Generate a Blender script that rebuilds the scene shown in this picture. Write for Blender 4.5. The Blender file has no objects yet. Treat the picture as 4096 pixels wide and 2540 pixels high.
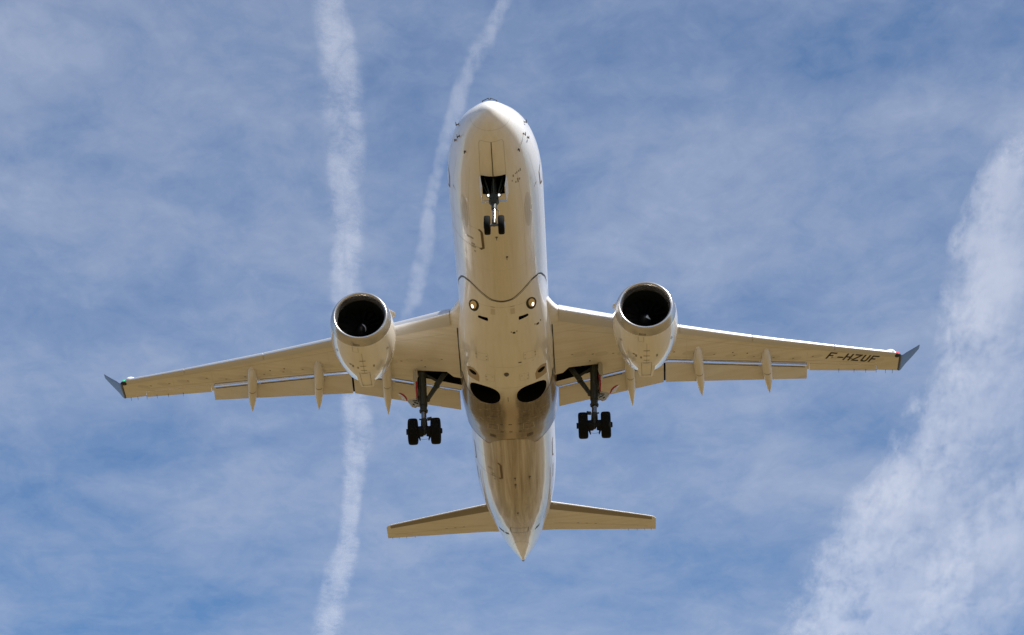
import bpy, bmesh, math, random
import numpy as np
from mathutils import Vector, Matrix, Euler
from mathutils.bvhtree import BVHTree

sc = bpy.context.scene
C = sc.collection
rad = math.radians
random.seed(7)

# ------------------------------------------------------------------ camera, sky, sun, exposure
PITCH = rad(-3.5)                                   # nose-up attitude of the aircraft
PLANE = Matrix.Translation((-2.5088, 86.063, 57.4056)) @ Matrix.Rotation(PITCH, 4, 'X')
cd = bpy.data.cameras.new('camera')
cam = bpy.data.objects.new('camera', cd); C.objects.link(cam)
cd.sensor_width = 36.0; cd.sensor_fit = 'HORIZONTAL'; cd.lens = 102.8045
cd.clip_start = 0.5; cd.clip_end = 200000.0
cam.matrix_world = PLANE @ (Matrix.Translation((2.508788, -82.501757, -60.855747)) @ Euler((2.122986675, 0.021102149, 0.035691712), 'XYZ').to_matrix().to_4x4())
sc.camera = cam

SUN_DIR = Vector((0.47, -0.40, 0.79)).normalized()  # from the scene towards the sun
SUN_EL = math.asin(SUN_DIR.z)
ld = bpy.data.lights.new('sun', 'SUN'); ld.energy = 5.0; ld.angle = rad(0.53); ld.color = (1.0, 0.96, 0.9)
sun = bpy.data.objects.new('sun', ld); C.objects.link(sun)
sun.rotation_euler = SUN_DIR.to_track_quat('Z', 'Y').to_euler()

world = bpy.data.worlds.new('World'); sc.world = world; world.use_nodes = True
wt = world.node_tree; wt.nodes.clear()
def N(nt, typ, **kw):
    n = nt.nodes.new(typ)
    for k, v in kw.items():
        if k.startswith('i_'):
            n.inputs[int(k[2:]) if k[2:].isdigit() else k[2:].replace('_', ' ')].default_value = v
        else:
            setattr(n, k, v)
    return n
def link(nt, a, b): nt.links.new(a, b)
def math_node(nt, op, a, b=None, clamp=False):
    n = nt.nodes.new('ShaderNodeMath'); n.operation = op; n.use_clamp = clamp
    for i, v in enumerate((a, b)):
        if v is None: continue
        if isinstance(v, (int, float)): n.inputs[i].default_value = v
        else: nt.links.new(v, n.inputs[i])
    return n.outputs[0]
def ramp(nt, fac, stops, interp='LINEAR'):
    n = nt.nodes.new('ShaderNodeValToRGB'); n.color_ramp.interpolation = interp
    e = n.color_ramp.elements
    while len(e) < len(stops): e.new(0.5)
    for k, (p, c) in enumerate(stops):
        e[k].position = p; e[k].color = (c, c, c, 1) if isinstance(c, (int, float)) else (*c, 1)
    nt.links.new(fac, n.inputs[0]); return n.outputs[0]
def mix_col(nt, fac, a, b, mode='MIX'):
    n = nt.nodes.new('ShaderNodeMix'); n.data_type = 'RGBA'; n.blend_type = mode
    for sock, v in ((n.inputs[0], fac), (n.inputs[6], a), (n.inputs[7], b)):
        if isinstance(v, (int, float)): sock.default_value = v
        elif isinstance(v, tuple): sock.default_value = (*v, 1) if len(v) == 3 else v
        else: nt.links.new(v, sock)
    return n.outputs[2]

sky = N(wt, 'ShaderNodeTexSky', sky_type='NISHITA', sun_disc=False, sun_elevation=SUN_EL,
        sun_rotation=math.atan2(SUN_DIR.x, SUN_DIR.y), altitude=50.0, air_density=1.0, dust_density=0.15, ozone_density=3.0)
tc = N(wt, 'ShaderNodeTexCoord')
sep = N(wt, 'ShaderNodeSeparateXYZ'); link(wt, tc.outputs['Generated'], sep.inputs[0])
zc = math_node(wt, 'MAXIMUM', sep.outputs[2], 0.06)
cx = math_node(wt, 'DIVIDE', sep.outputs[0], zc); cy = math_node(wt, 'DIVIDE', sep.outputs[1], zc)
cmb = N(wt, 'ShaderNodeCombineXYZ'); link(wt, cx, cmb.inputs[0]); link(wt, cy, cmb.inputs[1])
def veil(scale, rot, loc, detail, dist, rough=0.55):
    mp = N(wt, 'ShaderNodeMapping'); link(wt, cmb.outputs[0], mp.inputs[0])
    mp.inputs['Scale'].default_value = scale; mp.inputs['Rotation'].default_value = (0, 0, rot); mp.inputs['Location'].default_value = loc
    nz = N(wt, 'ShaderNodeTexNoise'); link(wt, mp.outputs[0], nz.inputs[0])
    nz.inputs['Scale'].default_value = 1.0; nz.inputs['Detail'].default_value = detail; nz.inputs['Roughness'].default_value = rough; nz.inputs['Distortion'].default_value = dist
    return nz.outputs[0]
big = veil((2.6, 3.4, 1), 0.25, (30.6, 10.2, 0), 3.0, 0.3)
mid = veil((11.0, 9.0, 1), 0.35, (0.4, 5.2, 0), 7.0, 0.55, 0.6)
fine = veil((46.0, 34.0, 1), 0.5, (7.7, 2.2, 0), 6.0, 0.5, 0.62)
v1 = math_node(wt, 'ADD', math_node(wt, 'MULTIPLY', big, 0.56), math_node(wt, 'ADD', math_node(wt, 'MULTIPLY', mid, 0.29), math_node(wt, 'MULTIPLY', fine, 0.15)))
cover = ramp(wt, v1, [(0.36, 0.0), (0.5, 0.30), (0.63, 0.60)])
skyblue = mix_col(wt, 1.0, sky.outputs[0], (0.82, 0.98, 1.10), 'MULTIPLY')
skycol = mix_col(wt, cover, skyblue, (4.0, 4.5, 5.75))
haze = N(wt, 'ShaderNodeMapRange', interpolation_type='SMOOTHSTEP'); link(wt, sep.outputs[2], haze.inputs[0])
for i_, x_ in zip((1, 2, 3, 4), (0.0, 0.085, 0.9, 0.0)): haze.inputs[i_].default_value = x_
skycol = mix_col(wt, haze.outputs[0], skycol, (8.0, 8.3, 8.7))
bg = N(wt, 'ShaderNodeBackground'); link(wt, skycol, bg.inputs[0]); bg.inputs[1].default_value = 0.08
wo = N(wt, 'ShaderNodeOutputWorld'); link(wt, bg.outputs[0], wo.inputs[0])

sc.view_settings.view_transform = 'Standard'; sc.view_settings.look = 'None'
sc.view_settings.exposure = 0.6; sc.view_settings.gamma = 1.0; sc.view_settings.use_curve_mapping = False
sc.cycles.use_denoising = True
sc.cycles.max_bounces = 8; sc.cycles.transparent_max_bounces = 16

# ------------------------------------------------------------------ materials
MATS = {}
def principled(name, base, rough=0.4, metal=0.0, coat=0.0, spec=0.5, emit=None, estr=0.0):
    m = bpy.data.materials.new(name); m.use_nodes = True
    b = m.node_tree.nodes['Principled BSDF']
    b.inputs['Base Color'].default_value = (*base, 1); b.inputs['Roughness'].default_value = rough
    b.inputs['Metallic'].default_value = metal; b.inputs['Coat Weight'].default_value = coat; b.inputs['Coat Roughness'].default_value = 0.04
    b.inputs['Specular IOR Level'].default_value = spec
    if emit: b.inputs['Emission Color'].default_value = (*emit, 1); b.inputs['Emission Strength'].default_value = estr
    MATS[name] = m; return m, m.node_tree, b

def noise(nt, coord, scale, detail=4.0, rough=0.55, dist=0.0):
    mp = N(nt, 'ShaderNodeMapping'); link(nt, coord, mp.inputs[0]); mp.inputs['Scale'].default_value = scale
    nz = N(nt, 'ShaderNodeTexNoise'); link(nt, mp.outputs[0], nz.inputs[0])
    nz.inputs['Scale'].default_value = 1.0; nz.inputs['Detail'].default_value = detail; nz.inputs['Roughness'].default_value = rough; nz.inputs['Distortion'].default_value = dist
    return nz.outputs[0]

def paint(name, base, rough, coat, dirt=0.25, streak=(5.0, 0.22, 5.0), bump=0.012, stain=None):
    """glossy airframe paint with flow-wise grime and slightly wavy skin"""
    m, nt, b = principled(name, base, rough, 0.0, coat)
    co = N(nt, 'ShaderNodeTexCoord').outputs['Object']
    s1 = noise(nt, co, streak, 5.0, 0.6, 0.4)
    s2 = noise(nt, co, (0.7, 0.5, 0.7), 5.0, 0.6, 0.3)
    f = math_node(nt, 'MULTIPLY', ramp(nt, s1, [(0.42, 0.0), (0.7, 1.0)]), dirt)
    col = mix_col(nt, f, base, (base[0] * .72, base[1] * .66, base[2] * .55))
    col = mix_col(nt, math_node(nt, 'MULTIPLY', ramp(nt, s2, [(0.45, 0.0), (0.75, 1.0)]), dirt * .8), col, (base[0] * .74, base[1] * .69, base[2] * .6))
    if stain: col = stain(nt, co, col, b)
    link(nt, col, b.inputs['Base Color'])
    if bump:
        w = noise(nt, co, (1.6, 0.55, 1.6), 2.0, 0.5)
        bp = N(nt, 'ShaderNodeBump'); bp.inputs['Strength'].default_value = 0.25; bp.inputs['Distance'].default_value = bump
        link(nt, w, bp.inputs['Height']); link(nt, bp.outputs[0], b.inputs['Normal']); link(nt, bp.outputs[0], b.inputs['Coat Normal'])
    return m

def maprange(nt, v, a, b, c=0.0, d=1.0):
    n = N(nt, 'ShaderNodeMapRange', interpolation_type='SMOOTHSTEP'); link(nt, v, n.inputs[0])
    for i, x in zip((1, 2, 3, 4), (a, b, c, d)): n.inputs[i].default_value = x
    return n.outputs[0]

def belly_stain(nt, co, col, b):
    """brake dust and hydraulic grime blown aft of the two wheel wells, a cleaner strip along the keel"""
    s = N(nt, 'ShaderNodeSeparateXYZ'); link(nt, co, s.inputs[0])
    ax = math_node(nt, 'ABSOLUTE', s.outputs[0])
    wob = math_node(nt, 'MULTIPLY', math_node(nt, 'SUBTRACT', noise(nt, co, (2.5, 0.5, 1.0), 4.0, 0.6, 0.5), .5), .5)
    axw = math_node(nt, 'ADD', ax, wob)
    aft = math_node(nt, 'MULTIPLY', maprange(nt, s.outputs[1], 18.0, 18.9), maprange(nt, s.outputs[1], 23.6, 20.2, 0.6, 1.0))
    keel = maprange(nt, axw, 0.12, 0.42)
    side = maprange(nt, ax, 2.05, 1.7)
    st = ramp(nt, noise(nt, co, (7.0, 0.8, 2.0), 6.0, 0.65, 0.8), [(0.3, 0.7), (0.6, 1.0)])
    sc_ = ramp(nt, noise(nt, co, (3.0, 9.0, 3.0), 5.0, 0.7, 0.8), [(0.56, 1.0), (0.68, 0.35)])
    f = math_node(nt, 'MULTIPLY', math_node(nt, 'MULTIPLY', aft, keel), math_node(nt, 'MULTIPLY', side, math_node(nt, 'MULTIPLY', st, sc_)))
    col = mix_col(nt, math_node(nt, 'MULTIPLY', maprange(nt, s.outputs[1], 17.8, 20.0), 0.8), col, (0.34, 0.25, 0.145))
    link(nt, maprange(nt, math_node(nt, 'MULTIPLY', maprange(nt, s.outputs[1], 18.0, 19.5), side), 0.0, 1.0, 0.9, 0.25), b.inputs['Coat Weight'])
    return mix_col(nt, math_node(nt, 'MULTIPLY', f, 0.92), col, (0.065, 0.042, 0.022))

def tail_stain(nt, co, col, b):
    """brown grime along the lower aft fuselage"""
    s = N(nt, 'ShaderNodeSeparateXYZ'); link(nt, co, s.inputs[0])
    ax = math_node(nt, 'ABSOLUTE', s.outputs[0])
    aft = maprange(nt, s.outputs[1], 19.5, 23.0)
    side = maprange(nt, ax, 1.45, 0.95)
    st = ramp(nt, noise(nt, co, (5.0, 0.16, 2.0), 6.0, 0.65, 0.6), [(0.3, 0.25), (0.68, 1.0)])
    low = maprange(nt, s.outputs[2], -0.1, -0.9)
    f = math_node(nt, 'MULTIPLY', math_node(nt, 'MULTIPLY', aft, side), math_node(nt, 'MULTIPLY', st, low))
    keel_band = math_node(nt, 'MULTIPLY', math_node(nt, 'MULTIPLY', maprange(nt, s.outputs[1], 3.0, 8.0), maprange(nt, ax, 1.25, 0.35)), math_node(nt, 'MULTIPLY', low, st))  # darker, streaked band along the keel
    col = mix_col(nt, math_node(nt, 'MULTIPLY', keel_band, 0.42), col, (0.50, 0.42, 0.31))
    return mix_col(nt, math_node(nt, 'MULTIPLY', f, 0.9), col, (0.20, 0.135, 0.075))

M_FUS = paint('fuselage_paint', (0.80, 0.79, 0.77), 0.3, 0.7, 0.22, stain=tail_stain)
M_FAIR = paint('fairing_paint', (0.80, 0.79, 0.77), 0.3, 1.0, 0.25, stain=belly_stain)
M_NAC = paint('nacelle_paint', (0.80, 0.79, 0.77), 0.25, 1.0, 0.2)
M_WING = paint('wing_paint', (0.74, 0.72, 0.69), 0.42, 0.15, 0.4, streak=(0.35, 5.0, 1.0), bump=0.006)
M_FLAP = paint('flap_paint', (0.70, 0.68, 0.65), 0.45, 0.1, 0.35, streak=(0.4, 3.0, 1.0), bump=0.004)
M_FTF = paint('flap_fairing_paint', (0.74, 0.72, 0.69), 0.35, 0.3, 0.3)
M_NAVY = principled('navy_paint', (0.010, 0.010, 0.040), 0.36, 0.0, 0.12, spec=0.4)[0]
M_SLAT = principled('slat_metal', (0.62, 0.62, 0.63), 0.38, 0.55)[0]
M_LIP = principled('inlet_metal', (0.50, 0.49, 0.48), 0.27, 0.85)[0]
M_HTPLE = principled('tail_edge_metal', (0.30, 0.27, 0.23), 0.4, 0.6)[0]
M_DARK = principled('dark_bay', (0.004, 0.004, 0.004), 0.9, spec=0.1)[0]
M_DUCT = principled('duct_liner', (0.006, 0.009, 0.007), 0.6, spec=0.2)[0]
M_FAN = principled('fan_blade', (0.010, 0.010, 0.011), 0.4, 0.3, spec=0.3)[0]
M_SWIRL = principled('spinner_mark', (0.75, 0.75, 0.75), 0.5)[0]
M_GEAR = principled('gear_paint', (0.036, 0.040, 0.033), 0.45, 0.1, spec=0.3)[0]
M_GEARL = principled('gear_bracket', (0.45, 0.43, 0.36), 0.45, 0.1)[0]
M_CHROME = principled('chrome', (0.22, 0.22, 0.23), 0.2, 1.0)[0]
M_TYRE = principled('tyre_rubber', (0.004, 0.004, 0.004), 0.8, spec=0.15)[0]
M_RIM = principled('wheel_hub', (0.16, 0.16, 0.16), 0.45, 0.5)[0]
M_BRAKE = principled('brake_pack', (0.012, 0.012, 0.012), 0.6, 0.2, spec=0.2)[0]
M_RED = principled('red_edge', (0.36, 0.012, 0.02), 0.4)[0]
M_WHITE = principled('white_panel', (0.78, 0.78, 0.77), 0.35, 0, 0.3)[0]
M_MARK = principled('black_marking', (0.015, 0.015, 0.016), 0.5)[0]
M_GREY = principled('grey_marking', (0.22, 0.20, 0.17), 0.5)[0]
M_SEAM = principled('seam_and_shade', (0.10, 0.09, 0.075), 0.6)[0]
M_FAINT = principled('faint_seam', (0.44, 0.41, 0.36), 0.45)[0]
M_SKIN = principled('skin_joint', (0.60, 0.575, 0.53), 0.35, 0, 0.5)[0]
M_SEAL_SHADE = principled('seal_and_shade', (0.06, 0.06, 0.06), 0.55)[0]
M_PATCH = principled('access_cover', (0.60, 0.57, 0.52), 0.5)[0]
M_BROWN = principled('door_edge', (0.13, 0.085, 0.04), 0.5)[0]
M_SCORCH = principled('scorched_panel', (0.40, 0.30, 0.18), 0.45)[0]
M_OVAL = principled('oval_patch_grey', (0.66, 0.64, 0.60), 0.3, 0, 0.6)[0]
M_TANK = principled('tank_panel_paint', (0.62, 0.60, 0.56), 0.38, 0, 0.2)[0]
M_WINDOW = principled('window_glass', (0.01, 0.012, 0.015), 0.06, 0, 1.0)[0]
M_LAMP = principled('lit_lamp', (0.9, 0.9, 0.9), 0.2, emit=(1, 0.96, 0.9), estr=1.2)[0]
M_REFL = principled('lamp_reflector', (0.75, 0.62, 0.42), 0.14, 1.0)[0]
M_REDL = principled('red_nav_lens', (0.6, 0.03, 0.03), 0.15, 0, 1.0, emit=(1.0, 0.10, 0.08), estr=0.25)[0]
M_GRNL = principled('green_nav_lens', (0.02, 0.5, 0.2), 0.15, 0, 1.0, emit=(0.05, 1.0, 0.4), estr=0.2)[0]
M_ROD = principled('silver_rod', (0.5, 0.5, 0.5), 0.3, 0.8)[0]
M_PROBE = principled('probe_metal', (0.10, 0.08, 0.06), 0.4, 0.6)[0]

# ------------------------------------------------------------------ helpers
def empty(name, parent=None):
    o = bpy.data.objects.new(name, None); C.objects.link(o); o.empty_display_size = 1.0
    if parent: o.parent = parent
    return o
def mesh(name, V, F, mats, parent=None, idx=None, sharp=35, smooth=True):
    me = bpy.data.meshes.new(name); me.from_pydata([tuple(map(float, v)) for v in V], [], F)
    for m in (mats if isinstance(mats, (list, tuple)) else [mats]): me.materials.append(m)
    if idx is not None: me.polygons.foreach_set('material_index', idx)
    me.validate(); me.update()
    bm = bmesh.new(); bm.from_mesh(me); bmesh.ops.recalc_face_normals(bm, faces=bm.faces); bm.to_mesh(me); bm.free()
    if smooth:
        me.shade_smooth(); me.set_sharp_from_angle(angle=rad(sharp))
    o = bpy.data.objects.new(name, me); C.objects.link(o)
    if parent: o.parent = parent
    return o
class MB:
    """collects shapes for ONE mesh object"""
    def __init__(s): s.V = []; s.F = []; s.I = []
    def add(s, V, F, mi=0):
        o = len(s.V); s.V += [tuple(map(float, v)) for v in V]; s.F += [tuple(i + o for i in f) for f in F]; s.I += [mi] * len(F)
    def loft(s, rings, closed=True, caps=(True, True), mi=0, mfun=None):
        n = len(rings[0]); o = len(s.V)
        for r in rings: s.V += [tuple(map(float, v)) for v in r]
        for i in range(len(rings) - 1):
            for j in range(n if closed else n - 1):
                k = (j + 1) % n
                s.F.append((o + i * n + j, o + i * n + k, o + (i + 1) * n + k, o + (i + 1) * n + j)); s.I.append(mfun(i, j) if mfun else mi)
        if closed and caps[0]: s.F.append(tuple(o + j for j in range(n))[::-1]); s.I.append(mfun(0, 0) if mfun else mi)
        if closed and caps[1]: s.F.append(tuple(o + (len(rings) - 1) * n + j for j in range(n))); s.I.append(mfun(len(rings) - 2, 0) if mfun else mi)
    def tube(s, a, b, r0, r1=None, n=16, mi=0):
        a = Vector(a); b = Vector(b); r1 = r0 if r1 is None else r1
        d = (b - a).normalized(); u = d.orthogonal().normalized(); w = d.cross(u)
        rings = [[p + (u * math.cos(t) + w * math.sin(t)) * r for t in [2 * math.pi * k / n for k in range(n)]] for p, r in ((a, r0), (b, r1))]
        s.loft(rings, mi=mi)
    def path(s, pts, r, n=10, mi=0):
        for a, b in zip(pts[:-1], pts[1:]): s.tube(a, b, r, r, n, mi)
    def box(s, lo, hi, mi=0):
        x0, y0, z0 = lo; x1, y1, z1 = hi
        s.add([(x0, y0, z0), (x1, y0, z0), (x1, y1, z0), (x0, y1, z0), (x0, y0, z1), (x1, y0, z1), (x1, y1, z1), (x0, y1, z1)],
              [(0, 3, 2, 1), (4, 5, 6, 7), (0, 1, 5, 4), (1, 2, 6, 5), (2, 3, 7, 6), (3, 0, 4, 7)], mi)
    def prism(s, poly, d, mi=0):
        """closed polygon of 3-D points extruded by vector d"""
        n = len(poly); d = Vector(d); A = [Vector(p) for p in poly]
        s.add(A + [p + d for p in A], [tuple(range(n))[::-1], tuple(range(n, 2 * n))] + [(i, (i + 1) % n, n + (i + 1) % n, n + i) for i in range(n)], mi)
    def revolve(s, prof, c, axis='y', n=64, mi=0, mfun=None, closed=False, caps=(False, False)):
        """prof: list of (along, radius)"""
        rings = []
        for a, r in prof:
            ring = []
            for k in range(n):
                t = 2 * math.pi * k / n
                p = (r * math.sin(t), a, -r * math.cos(t)) if axis == 'y' else (a, r * math.sin(t), -r * math.cos(t))
                ring.append((c[0] + p[0], c[1] + p[1], c[2] + p[2]))
            rings.append(ring)
        if closed: rings.append(rings[0])
        s.loft(rings, True, (caps[0] and not closed, caps[1] and not closed), mi, mfun)
    def ball(s, c, r, sq=(1, 1, 1), n=20, mi=0):
        prof = [(-math.cos(math.pi * k / 12), max(1e-4, math.sin(math.pi * k / 12))) for k in range(13)]
        o = len(s.V); s.revolve(prof, (0, 0, 0), n=n, mi=mi)
        for i in range(o, len(s.V)): v = s.V[i]; s.V[i] = (c[0] + v[0] * r * sq[0], c[1] + v[1] * r * sq[1], c[2] + v[2] * r * sq[2])
    def build(s, name, mats, parent=None, sharp=35):
        return mesh(name, s.V, s.F, mats, parent, s.I, sharp)

def pchip(xs, ys):
    xs = np.array(xs, float); ys = np.array(ys, float); h = np.diff(xs); d = np.diff(ys) / h; m = np.zeros_like(ys)
    m[0], m[-1] = d[0], d[-1]
    for i in range(1, len(xs) - 1):
        if d[i - 1] * d[i] > 0:
            w1 = 2 * h[i] + h[i - 1]; w2 = h[i] + 2 * h[i - 1]; m[i] = (w1 + w2) / (w1 / d[i - 1] + w2 / d[i])
    def f(x):
        x = min(max(x, xs[0]), xs[-1]); i = min(max(int(np.searchsorted(xs, x)) - 1, 0), len(h) - 1); t = (x - xs[i]) / h[i]
        return ((1 + 2 * t) * (1 - t) ** 2 * ys[i] + t * (1 - t) ** 2 * h[i] * m[i] + t * t * (3 - 2 * t) * ys[i + 1] + t * t * (t - 1) * h[i] * m[i + 1])
    return f
def lin(xs, ys): return lambda x: float(np.interp(x, xs, ys))
def sstep(a, b, x):
    t = min(max((x - a) / (b - a), 0.0), 1.0); return t * t * (3 - 2 * t)

def cut(obj, cutter):
    """subtract a closed mesh; the cut walls keep the cutter's material"""
    md = obj.modifiers.new('cut', 'BOOLEAN'); md.operation = 'DIFFERENCE'; md.object = cutter; md.solver = 'EXACT'
    try: md.material_mode = 'TRANSFER'
    except Exception: pass
    dg = bpy.context.evaluated_depsgraph_get()
    me = bpy.data.meshes.new_from_object(obj.evaluated_get(dg)); obj.modifiers.clear()
    old = obj.data; obj.data = me; me.name = old.name; bpy.data.meshes.remove(old)
    me.shade_smooth(); me.set_sharp_from_angle(angle=rad(35))
def drop(o): bpy.data.objects.remove(o, do_unlink=True)

def tree(*objs):
    V = []; F = []
    for o in objs:
        k = len(V); V += [v.co.copy() for v in o.data.vertices]; F += [tuple(i + k for i in p.vertices) for p in o.data.polygons]
    return BVHTree.FromPolygons(V, F)
class Drape:
    """thin markings laid on a skin: mode 'z' takes (x, y) from below, mode 'r' takes (y, angle in degrees from the keel)"""
    def __init__(s, bvh, mode='z', off=0.004, zc=0.0): s.b = bvh; s.m = mode; s.o = off; s.g = []; s.zc = zc
    def pt(s, a, b):
        if s.m == 'z': o = Vector((a, b, -8)); d = Vector((0, 0, 1))
        else:
            t = rad(b); d = Vector((-math.sin(t), 0, math.cos(t))); o = Vector((0, a, s.zc)) - d * 8
        h = s.b.ray_cast(o, d)
        return None if h[0] is None else h[0] - d * s.o
    def quad(s, p, n=4, m=4, mi=0):
        """p: four corners, bilinear"""
        P = [np.array(q, float) for q in p]; V = []; F = []
        for i in range(n + 1):
            for j in range(m + 1):
                u, v = i / n, j / m
                q = s.pt(*((1 - u) * (1 - v) * P[0] + u * (1 - v) * P[1] + u * v * P[2] + (1 - u) * v * P[3]))
                if q is None: return
                V.append(q)
        for i in range(n):
            for j in range(m): F.append((i * (m + 1) + j, (i + 1) * (m + 1) + j, (i + 1) * (m + 1) + j + 1, i * (m + 1) + j + 1))
        s.new().add(V, F, mi)
    def line(s, pts, w, step=0.25, closed=False, mi=0, ky=1.0):
        """ky: how many metres one unit of the second coordinate is"""
        P = [np.array((p[0], p[1] * ky), float) for p in pts]
        if closed: P.append(P[0])
        Q = [P[0]]
        for a, b in zip(P[:-1], P[1:]):
            n = max(1, int(np.linalg.norm(b - a) / step))
            Q += [a + (b - a) * k / n for k in range(1, n + 1)]
        V = []; F = []
        for i, q in enumerate(Q):
            t = (Q[min(i + 1, len(Q) - 1)] - Q[max(i - 1, 0)])
            if closed and i in (0, len(Q) - 1): t = Q[1] - Q[-2]
            t = t / (np.linalg.norm(t) + 1e-9); nrm = np.array((-t[1], t[0])) * w / 2
            a, b = q + nrm, q - nrm
            pa, pb = s.pt(a[0], a[1] / ky), s.pt(b[0], b[1] / ky)
            if pa is None or pb is None: return
            V += [pa, pb]
        for i in range(len(Q) - 1): F.append((2 * i, 2 * i + 1, 2 * i + 3, 2 * i + 2))
        s.new().add(V, F, mi)
    def poly(s, c, ring, mi=0, k=5):
        """filled outline, laid down in k nested rings so that it follows a curved skin"""
        V = [s.pt(*c)]; n = len(ring); F = [(0, 1 + i, 1 + (i + 1) % n) for i in range(n)]
        for r in range(1, k + 1):
            for q in ring: V.append(s.pt(c[0] + (q[0] - c[0]) * r / k, c[1] + (q[1] - c[1]) * r / k))
            if r > 1: F += [(1 + (r - 2) * n + i, 1 + (r - 1) * n + i, 1 + (r - 1) * n + (i + 1) % n, 1 + (r - 2) * n + (i + 1) % n) for i in range(n)]
        if not any(v is None for v in V): s.new().add(V, F, mi)
    def ellipse(s, c, ra, rb, n=28, mi=0, rot=0.0):
        ring = []
        for k in range(n):
            t = 2 * math.pi * k / n; u, v = ra * math.cos(t), rb * math.sin(t)
            ring.append((c[0] + u * math.cos(rot) - v * math.sin(rot), c[1] + u * math.sin(rot) + v * math.cos(rot)))
        s.poly(c, ring, mi)
    def new(s): s.g.append(MB()); return s.g[-1]
    def build(s, name, mats, parent):
        m = MB()
        for k in s.g: m.add(k.V, k.F)
        return m.build(name, mats, parent, 60) if m.V else None
    def each(s, name, mats, parent):
        """every marking a part of its own"""
        return [k.build(name, mats, parent, 60) for k in s.g]

# ------------------------------------------------------------------ ground
def make_ground():
    n = 48; R = 40000.0; V = [(0, 0, 0)]; F = []
    radii = [30, 90, 250, 700, 2000, 6000, 15000, R]
    for r in radii:
        for k in range(n): V.append((r * math.cos(2 * math.pi * k / n), r * math.sin(2 * math.pi * k / n), 0))
    for k in range(n): F.append((0, 1 + k, 1 + (k + 1) % n))
    for i in range(len(radii) - 1):
        for k in range(n):
            a = 1 + i * n; F.append((a + k, a + n + k, a + n + (k + 1) % n, a + (k + 1) % n))
    m, nt, b = principled('dry_field', (0.4, 0.3, 0.17), 0.9, spec=0.1)
    co = N(nt, 'ShaderNodeTexCoord').outputs['Object']
    a1 = noise(nt, co, (0.004, 0.004, 1), 5.0, 0.6, 0.5); a2 = noise(nt, co, (0.05, 0.05, 1), 6.0, 0.65, 0.2)
    col = mix_col(nt, ramp(nt, a1, [(0.46, 0.0), (0.54, 1.0)]), (0.192, 0.127, 0.050), (0.09, 0.067, 0.029))
    col = mix_col(nt, math_node(nt, 'MULTIPLY', a2, 0.6), col, (0.13, 0.097, 0.045))
    link(nt, col, b.inputs['Base Color'])
    o = mesh('ground', V, F, m, smooth=False); o['kind'] = 'structure'
make_ground()

# ------------------------------------------------------------------ airliner (local axes: x towards its port wing, y aft, z up)
plane = empty('airliner'); plane.matrix_world = PLANE
plane['label'] = 'white twin-engine airliner overhead with landing gear and flaps down, seen from below'
plane['category'] = 'airplane'

# --- fuselage: half width, keel height, crown height along y
NOSE = 1.08
FT = [ # distance from nose, half width, keel height, crown height
 (0.0, 0.0, -0.62, -0.62), (0.05, 0.18, -0.79, -0.43), (0.2, 0.38, -0.99, -0.24), (0.5, 0.65, -1.20, -0.02), (1.0, 0.94, -1.41, 0.29), (1.6, 1.175, -1.57, 0.69),
 (2.3, 1.36, -1.69, 1.13), (3.1, 1.53, -1.77, 1.50), (4.0, 1.665, -1.83, 1.73), (5.0, 1.737, -1.85, 1.83), (6.0, 1.757, -1.85, 1.85), (24.0, 1.757, -1.85, 1.85),
 (25.0, 1.757, -1.84, 1.85), (26.5, 1.745, -1.77, 1.85), (28.0, 1.70, -1.62, 1.85), (29.5, 1.61, -1.40, 1.84), (31.0, 1.46, -1.10, 1.80), (32.5, 1.25, -0.75, 1.70), (34.0, 1.015, -0.38, 1.54),
 (35.2, 0.79, -0.08, 1.36), (36.1, 0.565, 0.15, 1.18), (36.7, 0.36, 0.30, 1.02), (37.05, 0.24, 0.39, 0.90), (37.35, 0.11, 0.45, 0.75), (37.4, 0.06, 0.48, 0.71)]
uu = [math.sqrt(t[0]) for t in FT]
fw, fb, ft = (pchip(uu, [t[i] for t in FT]) for i in (1, 2, 3))
def fus(y, phi, k=1.0):
    u = math.sqrt(max(y - NOSE, 0.0)); w, b, t = fw(u), fb(u), ft(u); z = (b + t) / 2; h = (t - b) / 2
    return Vector((w * k * math.sin(phi), y, z - h * k * math.cos(phi)))
NPH = 144
ys = [NOSE + 6.0 * (k / 60.0) ** 2 for k in range(1, 61)] + [NOSE + 6 + 18.0 * k / 60 for k in range(1, 61)] + [NOSE + 24 + 13.4 * k / 80 for k in range(1, 81)]
mb = MB()
mb.loft([[fus(y, 2 * math.pi * k / NPH) for k in range(NPH)] for y in [NOSE + 0.0006] + ys])
fuselage = mb.build('fuselage', [M_FUS, M_DARK], None, 40)

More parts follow.
